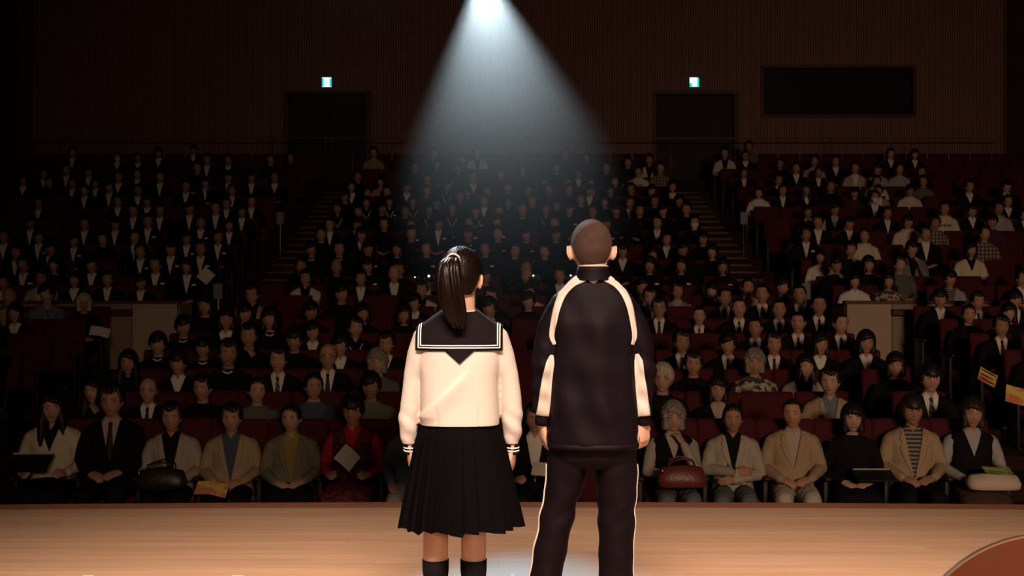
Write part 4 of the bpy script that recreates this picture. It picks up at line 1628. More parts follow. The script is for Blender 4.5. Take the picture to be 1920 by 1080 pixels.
for i, blk, x, o_, k, n_, out in SEATS:
    y, z = row_d(i) - 0.26, row_floor(i)
    if (i, blk, k) in SINGLE:
        lab = '%s red theatre seat, %s block, %s row, %s' % ('occupied' if o_ else 'empty', blk, NUM[i], block_words(blk, i, k, n_))
        root = empty('theatre_seat', (x, y, z), 0, lab, 'seat', 'red theatre seats')
        obj('backrest', SB, velvet, root)
        obj('back_shell', SS, seat_wood, root)
        obj('cushion', SU if o_ else ST, velvet, root)
        w_ = (x - out[k - 1][0]) / 2 if k else 0.255
        obj('armrest', SA, seat_wood, root, (-w_, 0, 0))
        obj('side_frame', SL, seat_iron, root, (-w_, 0, 0))
        if k == n_ - 1:
            obj('armrest', SA, seat_wood, root, (0.255, 0, 0))
            obj('side_frame', SL, seat_iron, root, (0.255, 0, 0))
    else:
        b_ = MB()
        for me, mi in ((SB, 0), (SS, 1), (SU if o_ else ST, 0), (SA, 1), (SL, 1)):
            off = -0.255 if me in (SA, SL) else 0
            rest.add([(v.co.x + x + off, v.co.y + y, v.co.z + z) for v in me.vertices], [p_.vertices[:] for p_ in me.polygons], mi)
tag(rest.build('theatre_seats', [velvet, seat_wood], smooth=True), 'rows of red theatre seats filling the back of the hall', 'seats', kind='stuff')

# ------------------------------------------------------------------ the people themselves
prg = random.Random(11)
counts = {}
for key in sorted(ROWS):
    lst = sorted(ROWS[key], key=lambda a: a['x'])
    i, blk = key
    for k, a in enumerate(lst):
        near = i <= 8
        yaw = prg.choice((-0.22, 0.0, 0.0, 0.22) if near else (-0.2, 0.0, 0.2))
        base = 0.16 if a['x'] < -1.5 else (-0.16 if a['x'] > 1.5 else 0.0)      # everyone looks to the stage centre
        pitch = 0.0
        skin = prg.choice((0, 0, 1, 2))
        pose = a['pose']
        if near and pose == 'lap' and i > 1 and prg.random() < 0.3:
            pose = 'knees'
        kind, oc, ic, tie, words = OUTFIT[a['outfit']]
        if not near and pose not in ('lap', 'chin', 'cross'):
            pose = 'lap'
        if not near and kind in ('jacket', 'vest') and pose != 'lap':
            pose = 'lap'
        if a['col']:
            nm = {'closed': 'top', 'hoodie': 'hooded top', 'vneck': 'sweater', 'vest': 'vest', 'wide': 'open jacket', 'jacket': 'jacket', 'blazer': 'blazer'}[kind]
            words = '%s %s' % (CNAME[a['col']], nm)
        if a['words']:
            label = a['words']
        else:
            ex = ', masked' if 'm' in a['opts'] else (', with glasses' if 'g' in a['opts'] else '')
            if blk == 'left':
                pos = '%s from left aisle' % NUM[len(lst) - k]
            elif blk == 'right':
                pos = '%s from right aisle' % NUM[k + 1]
            else:
                pos = '%s from left' % NUM[k + 1]
            hw_ = HNAME[a['hair']] + (' grey' if a['hcol'] in 'gp' else '')
            label = '%s person in %s%s, %s block, %s row, %s' % (hw_, words, ex, blk, NUM[i], pos)
            while len(label.split()) > 16:
                label = label.replace(' person in', ' one in', 1) if ' person in' in label else label.replace(ex, '', 1) if ex and ex in label else label.split(' ', 1)[1]
        make_person((a['x'], row_d(i) - 0.26, row_floor(i)), a['scale'], a['outfit'], a['hair'], a['hcol'], pose, yaw, pitch, near, a['opts'], a['col'], a['inner'], a['bottoms'], a['bcol'],
                    skin, label, 'audience in the %s block' % blk, True, seed=prg.randrange(2), rz=base * 0.8)
# ------------------------------------------------------------------ the two pupils on the stage, seen from behind
FD = 4.79
FS = F_PX / FD


def W(px, py, dy=0.0):
    """a point on the pupils' plane from its place in the photograph"""
    return Vector(((px - 960) / FS, FD + dy, CAM_Z - (py - 540) / FS))


def WX(px):
    return (px - 960) / FS


def WZ(py):
    return CAM_Z - (py - 540) / FS


def dup_mesh_obj(name, mb, mats, parent, voxel=None, smooth=3):
    me = remesh(mb, voxel, smooth, name) if voxel else mb.mesh(name)
    return obj(name, me, mats, parent)


SKIN_M = mat('pupil_skin', (0.52, 0.31, 0.22), rough=0.5, spec=0.35, sss=0.35)
SKIN_M.node_tree.nodes['Principled BSDF'].inputs['Subsurface Scale'].default_value = 0.02


def rel(root, mb):
    """world coordinates into the root's frame"""
    r = root.location
    mb.v = [(x - r.x, y - r.y, z - r.z) for x, y, z in mb.v]
    return mb


def rel_me(root, me):
    me.transform(Matrix.Translation(-root.location))
    return me


# ================================================================== girl
gx = WX(862)
girl = empty('person', (gx, FD, 0.0), 0, 'schoolgirl in white sailor blouse and black pleated skirt, dark ponytail, back turned', 'person', 'pupils on the stage')
g_hand = {}
# ---- body
mb = MB()
Mh = Matrix.Translation((WX(864), FD + 0.005, WZ(519))) @ Matrix.Rotation(PI - 0.16, 4, 'Z')
GH = (0.076, 0.096, 0.112)
add_head(mb, Mh, GH, 44, 36, ears=False)
for s in (-1, 1):
    E = Mh @ Matrix.Translation((s * (GH[0] + 0.009), 0.014, -0.020)) @ Matrix.Rotation(s * -0.6, 4, 'Z') @ Matrix.Rotation(s * 0.12, 4, 'Y')
    n0 = len(mb.v)
    mb.ellipsoid((0, 0, 0), (0.007, 0.019, 0.034), 14, 10)
    mb.ellipsoid((-s * 0.006, -0.004, -0.012), (0.009, 0.012, 0.018), 10, 8)
    mb.transform(E, n0)
mb.tube([(WX(868), FD - 0.005, 1.26), (WX(868), FD - 0.004, 1.34), (WX(867), FD + 0.004, 1.42)], [0.056, 0.050, 0.053], 20)
mb.loft([ering(z, gx, FD, rx, ry, 24) for z, rx, ry in ((0.80, 0.13, 0.09), (0.95, 0.115, 0.085), (1.1, 0.125, 0.085), (1.2, 0.135, 0.075), (1.27, 0.12, 0.055), (1.30, 0.07, 0.05))])
g_arm = {-1: [(800, 634), (781, 690), (770, 745), (768, 800), (768, 850)], 1: [(927, 634), (946, 690), (957, 745), (961, 800), (961, 850)]}
for s in (-1, 1):
    P = [W(*q, dy=0.0 + 0.006 * k) for k, q in enumerate(g_arm[s])]
    mb.tube(P, [0.040, 0.036, 0.030, 0.024, 0.0185], 12)
    add_hand(mb, P[-1] + Vector((0, 0.004, 0.012)), (-s * 0.10, 0.12, -1), (s * 1.0, -0.45, 0.0), -s, scale=0.86, curl=0.42)
for s, cx in ((-1, 817), (1, 888)):
    X = WX(cx)
    mb.tube([(gx + s * 0.075, FD, 0.84), (X, FD, 0.60), (X, FD + 0.004, 0.455), (X, FD - 0.006, 0.36), (X, FD - 0.008, 0.30), (X, FD, 0.18), (X, FD + 0.005, 0.09)],
            [0.085, 0.068, 0.052, 0.0515, 0.051, 0.040, 0.033], 18)
    mb.ellipsoid((X, FD + 0.055, 0.045), (0.038, 0.115, 0.038), 14, 10)
girl_body = remesh(mb, 0.0052, 4, 'body')
append_mesh(girl_body, add_face(Mh, GH))
obj('body', rel_me(girl, girl_body), [SKIN_M, EYE_D, LIP, EYE_W], girl)

# ---- hair drawn up tight, ponytail and band
hair_g = mat('schoolgirl_hair', (0.007, 0.0026, 0.0018), rough=0.36, spec=0.24)
nt_ = hair_g.node_tree
tc_ = nt_.nodes.new('ShaderNodeTexCoord'); mp_ = nt_.nodes.new('ShaderNodeMapping'); mp_.inputs['Scale'].default_value = (220, 220, 9)
nz_ = nt_.nodes.new('ShaderNodeTexNoise'); nz_.inputs['Scale'].default_value = 1.0
bp_ = nt_.nodes.new('ShaderNodeBump'); bp_.inputs['Strength'].default_value = 0.5; bp_.inputs['Distance'].default_value = 0.004
nt_.links.new(tc_.outputs['Object'], mp_.inputs['Vector']); nt_.links.new(mp_.outputs['Vector'], nz_.inputs['Vector'])
nt_.links.new(nz_.outputs['Fac'], bp_.inputs['Height']); nt_.links.new(bp_.outputs['Normal'], nt_.nodes['Principled BSDF'].inputs['Normal'])
knot = Vector((0.012, 0.092, 0.066))          # where the ponytail is tied, in head space (back of the head is +y)
rows_ = []
NU, NV = 150, 70
for i in range(NV + 1):
    v = PI * (0.004 + 0.992 * i / NV)
    ring = []
    for j in range(NU):
        u = (2 * PI * j / NU + PI) % (2 * PI) - PI
        au = abs(u)
        p = head_point(u, v, GH, face=False)
        front = 1.15
        side, back = 1.55, 2.22
        a = sstep(0.8, 1.15, au)
        b = sstep(1.75, 2.25, au)
        lim = front * (1 - a) + (side * (1 - b) + back * b) * a
        dk = (p - knot)
        ang = math.atan2(dk.x, dk.z)
        strand = math.sin(ang * 46 + 2.0 * math.sin(ang * 7)) * 0.6 + 0.4 * math.sin(ang * 95)
        T = 0.014 + 0.0016 * strand + 0.008 * math.exp(-(dk.length / 0.035) ** 2)
        t = -0.006 + (T + 0.006) * (1 - sstep(lim - 0.06, lim + 0.06, v))
        ring.append(Mh @ (p + p.normalized() * t))
    rows_.append(ring)
rows_.reverse()
mb = MB(); mb.loft(rows_)
hair_o = obj('hair', rel(girl, mb).mesh('hair'), hair_g, girl)
# ponytail: a bundle of locks falling from the knot
mb = MB()
K = Mh @ knot
tail = [K + Vector((0.0, 0.01, 0.0)), K + Vector((-0.002, -0.028, 0.004)), W(846, 500, -0.155), W(846, 530, -0.165), W(850, 560, -0.158), W(857, 590, -0.142), W(862, 612, -0.134)]
rad = [0.016, 0.022, 0.040, 0.050, 0.050, 0.042, 0.022]
rl = random.Random(5)
for q in range(46):
    a = rl.uniform(0, 2 * PI)
    r_ = math.sqrt(rl.random()) * 0.9
    end = rl.uniform(0.82, 1.08)
    pts, rr = [], []
    for k, (c, R_) in enumerate(zip(tail, rad)):
        w_ = 0.10 * math.sin(q * 1.7 + k)
        off = Vector((math.cos(a + w_) * r_ * R_, math.sin(a + w_) * r_ * R_ * 0.62, 0))
        pt = c + off
        if k == len(tail) - 1:
            pt = pt + (tail[-1] - tail[-2]) * (end - 1) * 2
        pts.append(pt)
        rr.append((0.006, 0.0085, 0.0105, 0.011, 0.0105, 0.0085, 0.0025)[k])
    # smooth the path
    fine, fr = [], []
    for k in range(len(pts) - 1):
        p0, p1, p2, p3 = pts[max(0, k - 1)], pts[k], pts[k + 1], pts[min(len(pts) - 1, k + 2)]
        for z_ in range(3):
            t = z_ / 3
            fine.append(0.5 * ((2 * p1) + (p2 - p0) * t + (2 * p0 - 5 * p1 + 4 * p2 - p3) * t * t + (3 * p1 - p0 - 3 * p2 + p3) * t ** 3))
            fr.append(rr[k] + (rr[k + 1] - rr[k]) * t)
    fine.append(pts[-1]); fr.append(rr[-1])
    mb.tube(fine, fr, 6, round_ends=False)
tail_o = obj('ponytail', rel(girl, mb).mesh('ponytail'), hair_g, hair_o)
mb = MB()
c_ = K + Vector((0, -0.016, 0.003))
mb.tube([c_ + Vector((0.025 * math.cos(a), 0.004 * math.cos(a * 2), 0.021 * math.sin(a))) for a in [2 * PI * i / 20 for i in range(21)]], 0.0042, 8, round_ends=False)
obj('hair_tie', rel(girl, mb).mesh('hair_tie'), mat('hair_tie_cream', (0.75, 0.55, 0.42), rough=0.6), hair_o)
mb = MB()                      # a few loose hairs round the crown
for q in range(26):
    u = rl.uniform(-2.6, 2.6)
    v = rl.uniform(0.2, 1.25)
    p = head_point(u, v, GH, face=False) * 1.14
    d_ = Vector((rl.uniform(-1, 1), rl.uniform(-1, 1), rl.uniform(0.1, 1))).normalized()
    p0, p1, p2 = Mh @ (p * 0.98), Mh @ (p * 1.04 + d_ * 0.006), Mh @ (p * 1.06 + d_ * 0.018)
    mb.tube([p0, p1, p2], [0.0007, 0.0006, 0.0003], 4, round_ends=False)
obj('stray_hairs', rel(girl, mb).mesh('stray_hairs'), hair_g, hair_o)['kind'] = 'stuff'

# ---- blouse
white_b = mat('blouse_white', (0.52, 0.455, 0.395), rough=0.75, bump=0.06, bump_scale=420, sheen=0.1)
navy_c = mat('sailor_navy', (0.0085, 0.0056, 0.0070), rough=0.85, spec=0.05)
mb = MB()
mb.loft([ering(z, gx, FD, rx, ry, 32, 2.5) for z, rx, ry in ((0.83, 0.156, 0.112), (0.872, 0.160, 0.116), (0.95, 0.159, 0.114), (1.05, 0.160, 0.112), (1.13, 0.166, 0.108), (1.20, 0.170, 0.100),
                                                            (1.245, 0.163, 0.086), (1.278, 0.135, 0.072), (1.305, 0.098, 0.063), (1.33, 0.066, 0.056))])
g_sl = {-1: [((801, 634), .060), ((786, 668), .050), ((776, 705), .043), ((771, 745), .0425), ((767, 780), .0425), ((766, 805), .040), ((767, 822), .034), ((768, 834), .026)],
        1: [((926, 634), .060), ((942, 668), .050), ((952, 705), .0445), ((957, 745), .0445), ((960, 780), .0435), ((961, 805), .040), ((961, 822), .034), ((961, 834), .026)]}
for s in (-1, 1):
    mb.tube([W(*q, dy=0.004 * k) for k, (q, r) in enumerate(g_sl[s])], [r for q, r in g_sl[s]], 20)
bl = remesh(mb, 0.0058, 5, 'blouse')


def blouse_folds(c):
    X, Y, Z = c[:, 0] - gx, c[:, 1] - FD, c[:, 2]
    back = np.clip((-Y - 0.01) / 0.05, 0, 1) * (np.abs(X) < 0.17)
    # the long diagonal fold of the lower back: cloth below the line stands further out
    line = (Z - 0.893) - 0.95 * (X + 0.155)
    fold = -0.014 * (1 / (1 + np.exp(line / 0.006))) * np.clip((0.16 - X) / 0.22, 0, 1) * 0.0 + 0.013 * np.exp(-(np.maximum(line, 0) / 0.016) ** 2 - (np.minimum(line, 0) / 0.06) ** 2) * np.clip((0.06 - X) / 0.10, 0, 1) * np.clip((Z - 0.87) / 0.03, 0, 1)
    out = back * fold
    # folds pulled towards the armpits and along the sleeves
    out = out + 0.0035 * np.sin(X * 40 + Z * 30) * np.exp(-((np.abs(X) - 0.165) / 0.03) ** 2) * np.exp(-((Z - 1.12) / 0.10) ** 2)
    out = out + 0.0028 * np.sin(Z * 75 + X * 60) * np.clip((np.abs(X) - 0.17) / 0.02, 0, 1) * np.clip((0.95 - Z) / 0.06, 0, 1)
    out = out + 0.0016 * np.sin(X * 23 + 1.0) * np.sin(Z * 19 + X * 8)
    # tucks above the hem
    for tx in (-0.085, 0.083):
        out = out - 0.0045 * np.exp(-((X - tx) / 0.004) ** 2) * np.clip((0.955 - Z) / 0.03, 0, 1) * back
    return out


displace(bl, blouse_folds)
hemz = lambda x: 0.862 + 0.02 * max(0.0, -(x - gx) - 0.08) + 0.03 * max(0.0, (x - gx) - 0.12)
bm_k = lambda c, n: (c.z < 0.866 and abs(c.x - gx) < 0.175) or c.z > 1.331 or (c.z < WZ(833) and abs(c.x - gx) >= 0.175)
cut_planes(bl, [((0, 0, 0.866), (0, 0, 1)), ((0, 0, 1.331), (0, 0, 1)), ((0, 0, WZ(833)), (0, 0, 1))], bm_k, solid=-0.003)
bl_bvh = bvh_of(bl)
bl_world = bl
# ---- sailor collar: a square panel lying on the back and over the shoulders
CW, CB = 0.1765, WZ(656)
cols, rowsn = 33, 18


def ridge(x):
    h = bl_bvh.ray_cast(Vector((x, FD + 0.005, 2.0)), Vector((0, 0, -1)))
    return h[0].z if h[0] else 1.25


def collar_grid(lift):
    G = []
    for r in range(rowsn):
        t = r / (rowsn - 1)
        row = []
        for c in range(cols):
            xx = -CW + 2 * CW * c / (cols - 1)
            # the panel is tapered: narrower at the neck
            zr = min(ridge(gx + xx * 0.97), 1.342)
            z = CB + (zr - CB) * min(1.0, t / 0.82)
            if t <= 0.82:
                h = bl_bvh.ray_cast(Vector((gx + xx * 0.985, FD - 1, min(z, zr - 0.006))), Vector((0, 1, 0)))
                y = h[0].y if h[0] else FD - 0.02
                nrm = h[1] if h[0] else Vector((0, 0, 1))
                p = Vector((gx + xx, y, z))
                p += Vector((0, -lift, lift * 0.3))
            else:
                yy = FD + 0.005 + 0.09 * (t - 0.82) / 0.18
                h = bl_bvh.ray_cast(Vector((gx + xx * 0.97, yy, 2.0)), Vector((0, 0, -1)))
                zz = h[0].z if h[0] else zr
                p = Vector((gx + xx, yy, min(zz, 1.345) + lift))
            row.append(p)
        G.append(row)
    # a stiff panel: smooth out the dips of the cloth below, never sinking into it
    for _ in range(14):
        N = [[p.copy() for p in r] for r in G]
        for r in range(1, rowsn - 1):
            for c in range(cols):
                a_ = G[r][max(0, c - 1)]; b_ = G[r][min(cols - 1, c + 1)]
                avg = (a_.y + b_.y + G[r - 1][c].y + G[r + 1][c].y) / 4
                N[r][c].y = min(G[r][c].y, avg) if r < rowsn * 0.75 else G[r][c].y
        avg0 = N[0]
        for c in range(cols):
            avg0[c].y = min(G[0][c].y, (G[0][max(0, c - 1)].y + G[0][min(cols - 1, c + 1)].y + G[1][c].y) / 3)
        G = N
    return G


def sheet(G, thick=0.0025):
    R_, K_ = len(G), len(G[0])
    top = [p for r in G for p in r]
    bot = [p + Vector((0, thick, -thick * 0.3)) for p in top]
    n_ = R_ * K_
    fs = []
    for i in range(R_ - 1):
        for j in range(K_ - 1):
            a_, b_, c_, d_ = i * K_ + j, i * K_ + j + 1, (i + 1) * K_ + j + 1, (i + 1) * K_ + j
            fs += [(a_, b_, c_, d_), (a_ + n_, d_ + n_, c_ + n_, b_ + n_)]
    rim = [i for i in range(K_)] + [i * K_ + K_ - 1 for i in range(1, R_)] + [(R_ - 1) * K_ + j for j in range(K_ - 2, -1, -1)] + [i * K_ for i in range(R_ - 2, 0, -1)]
    for i in range(len(rim)):
        a_, b_ = rim[i], rim[(i + 1) % len(rim)]
        fs.append((b_, a_, a_ + n_, b_ + n_))
    m_ = MB()
    m_.add(top + bot, fs)
    return m_


G = collar_grid(0.007)
col_me = sheet(G).mesh('sailor_collar')
col_bvh = bvh_of(col_me)
stripes = []
for inset in (0.0125, 0.0215):
    m_ = MB()
    wv = 0.0046
    zb_ = CB + inset
    xl = CW - inset
    for pts in ([(gx - xl, zb_ + 0.118), (gx - xl, zb_ + 0.06), (gx - xl, zb_ - wv / 2)], [(gx - xl, zb_), (gx, zb_ + 0.0005), (gx + xl, zb_)], [(gx + xl, zb_ - wv / 2), (gx + xl, zb_ + 0.06), (gx + xl, zb_ + 0.118)]):
        q = project_patch(col_bvh, strip_grid(pts, wv, 2, sub=12), (0, 1, 0), 0.0018, 0.0012)
        m_.add(q.v, q.f)
    stripes.append(m_)
blouse = obj('blouse', rel_me(girl, bl), white_b, girl)
collar = obj('sailor_collar', rel_me(girl, col_me), navy_c, girl)
stripe_m = mat('collar_stripe_white', (0.86, 0.80, 0.70), rough=0.6)
for m_ in stripes:
    obj('collar_stripe', rel(girl, m_).mesh('collar_stripe'), stripe_m, collar)
# tip of the neckerchief under the collar
tri = []
for i in range(9):
    t = i / 8
    z = WZ(651) + (WZ(678) - WZ(651)) * t
    hw_ = 0.066 * (1 - t) + 0.0015
    tri.append([Vector((WX(864) + hw_ * (j / 4 - 1), 0, z)) for j in range(9)])
obj('neckerchief_tip', rel(girl, project_patch(bl_bvh, tri, (0, 1, 0), 0.0075, 0.002)).mesh('neckerchief_tip'), navy_c, girl)
# ---- cuffs with two white lines
for s, cx in ((-1, 768), (1, 961)):
    a_, b_ = W(cx, 831, 0.030), W(cx, 853, 0.034)
    m_ = MB(); m_.tube([a_ + (b_ - a_) * t for t in (0, 0.15, 0.5, 0.85, 1)], [0.0265, 0.0275, 0.0272, 0.0268, 0.0258], 24, round_ends=False)
    cu = obj('cuff', rel(girl, m_).mesh('cuff'), navy_c, girl)
    for t in (0.42, 0.68):
        m_ = MB(); m_.tube([a_ + (b_ - a_) * (t - 0.06), a_ + (b_ - a_) * (t + 0.06)], [0.0283, 0.0280], 24, round_ends=False)
        obj('cuff_stripe', rel(girl, m_).mesh('cuff_stripe'), stripe_m, cu)
# ---- pleated skirt
skirt_m = mat('skirt_black', (0.0022, 0.0016, 0.0018), rough=0.8, spec=0.03, bump=0.05, bump_scale=400)
NP = 26
PP = 14
rings = []
for i in range(26):
    t = i / 25
    z = 0.880 + (0.455 - 0.880) * t
    rx = 0.150 + 0.012 * min(1, t * 6) + 0.086 * t ** 0.92
    ry = 0.104 + 0.012 * min(1, t * 6) + 0.082 * t ** 0.92
    amp = 0.004 + 0.019 * t
    ring = []
    for j in range(NP * PP):
        k, f = divmod(j, PP)
        f = f / PP
        # knife pleat: a slow rise, then a fold back under the next pleat
        saw = f / 0.86 if f < 0.86 else 1 - (f - 0.86) / 0.14
        a = 2 * PI * (k + (f if f < 0.86 else 0.86 - 0.10 * (f - 0.86) / 0.14)) / NP
        wob = 0.006 * t * t * math.sin(k * 2.3 + 1.1) + 0.004 * t * math.sin(k * 5.1)
        rr_ = 1 + 0
        c_, s_ = math.cos(a), math.sin(a)
        zz = z + 0.006 * t * math.sin(k * 1.9) + (-0.004 * saw * t)
        ring.append(Vector((gx + (rx + amp * (saw - 0.5) + wob) * c_, FD + (ry + amp * (saw - 0.5) + wob) * s_, zz)))
    rings.append(ring)
m_ = MB(); m_.loft(rings, caps=False)
inner = [[Vector((gx + (p.x - gx) * 0.985, FD + (p.y - FD) * 0.98, p.z)) for p in r] for r in rings]
m_.loft(list(reversed(inner)), caps=False)
sk = rel(girl, m_).mesh('skirt', smooth=False)
obj('skirt', sk, skirt_m, girl)
m_ = MB(); m_.loft([ering(z, gx, FD, 0.152, 0.106, 40) for z in (0.875, 0.90)], caps=False)
obj('waistband', rel(girl, m_).mesh('waistband'), skirt_m, girl)
# ---- knee socks and shoes
sock_m = mat('sock_black', (0.006, 0.005, 0.006), rough=0.85, spec=0.08, bump=0.1, bump_scale=300)
for s, cx in ((-1, 817), (1, 888)):
    X = WX(cx)
    m_ = MB()
    zt = WZ(1047)
    m_.tube([(X, FD - 0.0085, zt), (X, FD - 0.008, 0.27), (X, FD, 0.18), (X, FD + 0.005, 0.09), (X, FD + 0.02, 0.05)], [0.0545, 0.0535, 0.0435, 0.0365, 0.036], 24, round_ends=False)
    so = obj('sock', rel(girl, m_).mesh('sock'), sock_m, girl)
    m_ = MB()
    m_.ellipsoid((X, FD + 0.05, 0.042), (0.046, 0.125, 0.044), 16, 10)
    m_.ellipsoid((X, FD - 0.02, 0.05), (0.04, 0.055, 0.052), 16, 10)
    m_.box((X - 0.045, FD - 0.085, 0.0), (X + 0.045, FD + 0.17, 0.022), bev=0.009)
    obj('shoe', rel_me(girl, remesh(m_, 0.006, 2, 'shoe')), SHOE, girl)

# ================================================================== boy
bx = WX(1112)
boy = empty('person', (bx, FD, 0.0), 0, 'close-cropped boy in dark tracksuit with white shoulder stripes, back turned', 'person', 'pupils on the stage')
mb = MB()
Mb = Matrix.Translation((WX(1109), FD + 0.004, WZ(466))) @ Matrix.Rotation(PI, 4, 'Z')
BH = (0.082, 0.100, 0.1165)
add_head(mb, Mb, BH, 44, 36, ears=False)
for s in (-1, 1):
    E = Mb @ Matrix.Translation((s * (BH[0] + 0.0095), 0.012, -0.018)) @ Matrix.Rotation(s * -0.62, 4, 'Z') @ Matrix.Rotation(s * 0.22, 4, 'Y')
    n0 = len(mb.v)
    mb.ellipsoid((0, 0, 0), (0.0062, 0.020, 0.034), 14, 10)
    mb.ellipsoid((-s * 0.007, -0.004, -0.010), (0.010, 0.013, 0.020), 10, 8)
    mb.transform(E, n0)
mb.tube([(WX(1111), FD - 0.012, 1.36), (WX(1111), FD - 0.012, 1.47), (WX(1110), FD - 0.004, 1.55)], [0.066, 0.0585, 0.061], 20)
mb.loft([ering(z, bx, FD, rx, ry, 24) for z, rx, ry in ((0.74, 0.12, 0.08), (1.0, 0.12, 0.08), (1.2, 0.125, 0.08), (1.33, 0.135, 0.07), (1.40, 0.10, 0.055), (1.43, 0.075, 0.055))])
b_arm = {-1: [(1062, 600), (1030, 645), (1021, 690), (1018, 745), (1017, 794)], 1: [(1164, 600), (1196, 645), (1204, 690), (1206, 745), (1206, 794)]}
for s in (-1, 1):
    P = [W(*q, dy=(0.0, -0.01, -0.012, 0.0, 0.012)[k]) for k, q in enumerate(b_arm[s])]
    mb.tube(P, [0.036, 0.036, 0.034, 0.029, 0.024], 12)
    if s < 0:
        add_hand(mb, P[-1] + Vector((0, 0.004, 0.010)), (0.05, 0.2, -1), (-1.0, -0.35, 0.0), -s, scale=0.90, curl=0.30)
    else:
        add_hand(mb, P[-1] + Vector((0, 0.002, 0.010)), (0.04, 0.10, -1), (0.75, -0.8, 0.0), -s, scale=0.96, curl=0.62)
b_leg = {-1: [((1066, 860), .055), ((1049, 940), .06), ((1036, 1005), .055), ((1021, 1090), .05), ((1013, 1165), .036)],
         1: [((1157, 860), .055), ((1156, 940), .065), ((1155, 1005), .055), ((1155, 1090), .05), ((1156, 1165), .036)]}
for s in (-1, 1):
    mb.tube([W(*q) for q, r in b_leg[s]], [r for q, r in b_leg[s]], 14)
    fx = WX(b_leg[s][-1][0][0])
    mb.ellipsoid((fx, FD + 0.06, 0.045), (0.04, 0.125, 0.04), 14, 10)
boy_body = remesh(mb, 0.0052, 4, 'body')
append_mesh(boy_body, add_face(Mb, BH))
obj('body', rel_me(boy, boy_body), [SKIN_M, EYE_D, LIP, EYE_W], boy)

# ---- cropped hair: a thin stubble shell
crop = mat('cropped_hair', (0.055, 0.025, 0.014), rough=0.7, spec=0.4, bump=0.6, bump_scale=600, vary=0.6, vary_scale=30)
rows_ = []
for i in range(61):
    v = PI * (0.004 + 0.992 * i / 60)
    ring = []
    for j in range(120):
        u = (2 * PI * j / 120 + PI) % (2 * PI) - PI
        au = abs(u)
        p = head_point(u, v, BH, face=False)
        a = sstep(0.8, 1.1, au)
        b = sstep(1.8, 2.35, au)
        lim = 0.95 * (1 - a) + (1.52 * (1 - b) + 2.22 * b) * a
        t = -0.004 + 0.0078 * (1 - sstep(lim - 0.10, lim + 0.10, v))
        ring.append(Mb @ (p + p.normalized() * t))
    rows_.append(ring)
rows_.reverse()
m_ = MB(); m_.loft(rows_)
obj('hair', rel(boy, m_).mesh('hair'), crop, boy)

# ---- track jacket
jk = mat('tracksuit_navy', (0.0050, 0.0026, 0.0040), rough=0.6, spec=0.07, bump=0.05, bump_scale=350)
jw = mat('tracksuit_white', (0.52, 0.44, 0.375), rough=0.65)
mb = MB()
mb.loft([ering(z, bx, FD, rx, ry, 32, 2.5) for z, rx, ry in ((0.760, 0.168, 0.122), (0.775, 0.180, 0.134), (0.80, 0.184, 0.138), (0.90, 0.181, 0.136), (1.05, 0.174, 0.130), (1.18, 0.172, 0.126), (1.28, 0.180, 0.118),
                                                            (1.345, 0.186, 0.103), (1.385, 0.166, 0.090), (1.420, 0.126, 0.078), (1.45, 0.092, 0.070), (1.468, 0.074, 0.068))])
b_sl = {-1: [((1052, 584), .062), ((1036, 612), .060), ((1026, 650), .057), ((1021, 690), .052), ((1018, 730), .043), ((1017, 762), .036), ((1017, 782), .030)],
        1: [((1174, 584), .062), ((1190, 612), .060), ((1200, 650), .057), ((1205, 690), .052), ((1206, 730), .044), ((1207, 762), .037), ((1207, 782), .031)]}
sl_dy = (0.0, -0.004, -0.010, -0.012, -0.004, 0.006, 0.012)
for s in (-1, 1):
    mb.tube([W(*q, dy=sl_dy[k]) for k, (q, r) in enumerate(b_sl[s])], [r for q, r in b_sl[s]], 20)
jm = remesh(mb, 0.0058, 5, 'track_jacket')


def jacket_folds(c):
    X, Y, Z = c[:, 0] - bx, c[:, 1] - FD, c[:, 2]
    out = 0.0055 * np.sin(X * 38 + 1.2 * np.sin(Z * 7)) * np.clip((1.36 - Z) / 0.1, 0, 1) * np.clip((Z - 0.80) / 0.1, 0, 1) * (np.abs(X) < 0.15)
    out = out + 0.004 * np.sin(Z * 31 + X * 25) * np.sin(X * 19 - Z * 9)
    out = out + 0.0035 * np.sin(Z * 70 + X * 30) * (np.abs(X) > 0.18) * np.clip((1.2 - Z) / 0.08, 0, 1)
    return out


displace(jm, jacket_folds)
kz = WZ(781)
cut_planes(jm, [((0, 0, 1.467), (0, 0, 1)), ((0, 0, 0.772), (0, 0, 1)), ((0, 0, kz), (0, 0, 1))],
           lambda c, n: c.z > 1.467 or (c.z < 0.772) or (c.z < kz and abs(c.x - bx) > 0.185 and abs(c.x - bx) > 0.19), solid=-0.003)
j_bvh = bvh_of(jm)
jo = obj('track_jacket', rel_me(boy, jm), jk, boy)
# raglan stripes: one white band each side from collar to armpit
ST_L = [(1092, 519), (1071, 531), (1054, 551), (1043, 578), (1036, 610), (1034, 630), (1039, 645)]
ST_R = [(1135, 519), (1154, 532), (1168, 551), (1178, 578), (1184, 610), (1186, 630), (1182, 645)]
for pts in (ST_L, ST_R):
    q = project_patch(j_bvh, strip_grid([(WX(a), WZ(b)) for a, b in pts], [0.044, 0.034, 0.029, 0.026, 0.023, 0.021, 0.013], 4, sub=6), (0, 1, 0), 0.0035, 0.003, deep=FD - 0.015)
    obj('shoulder_stripe', rel(boy, q).mesh('shoulder_stripe'), jw, jo)
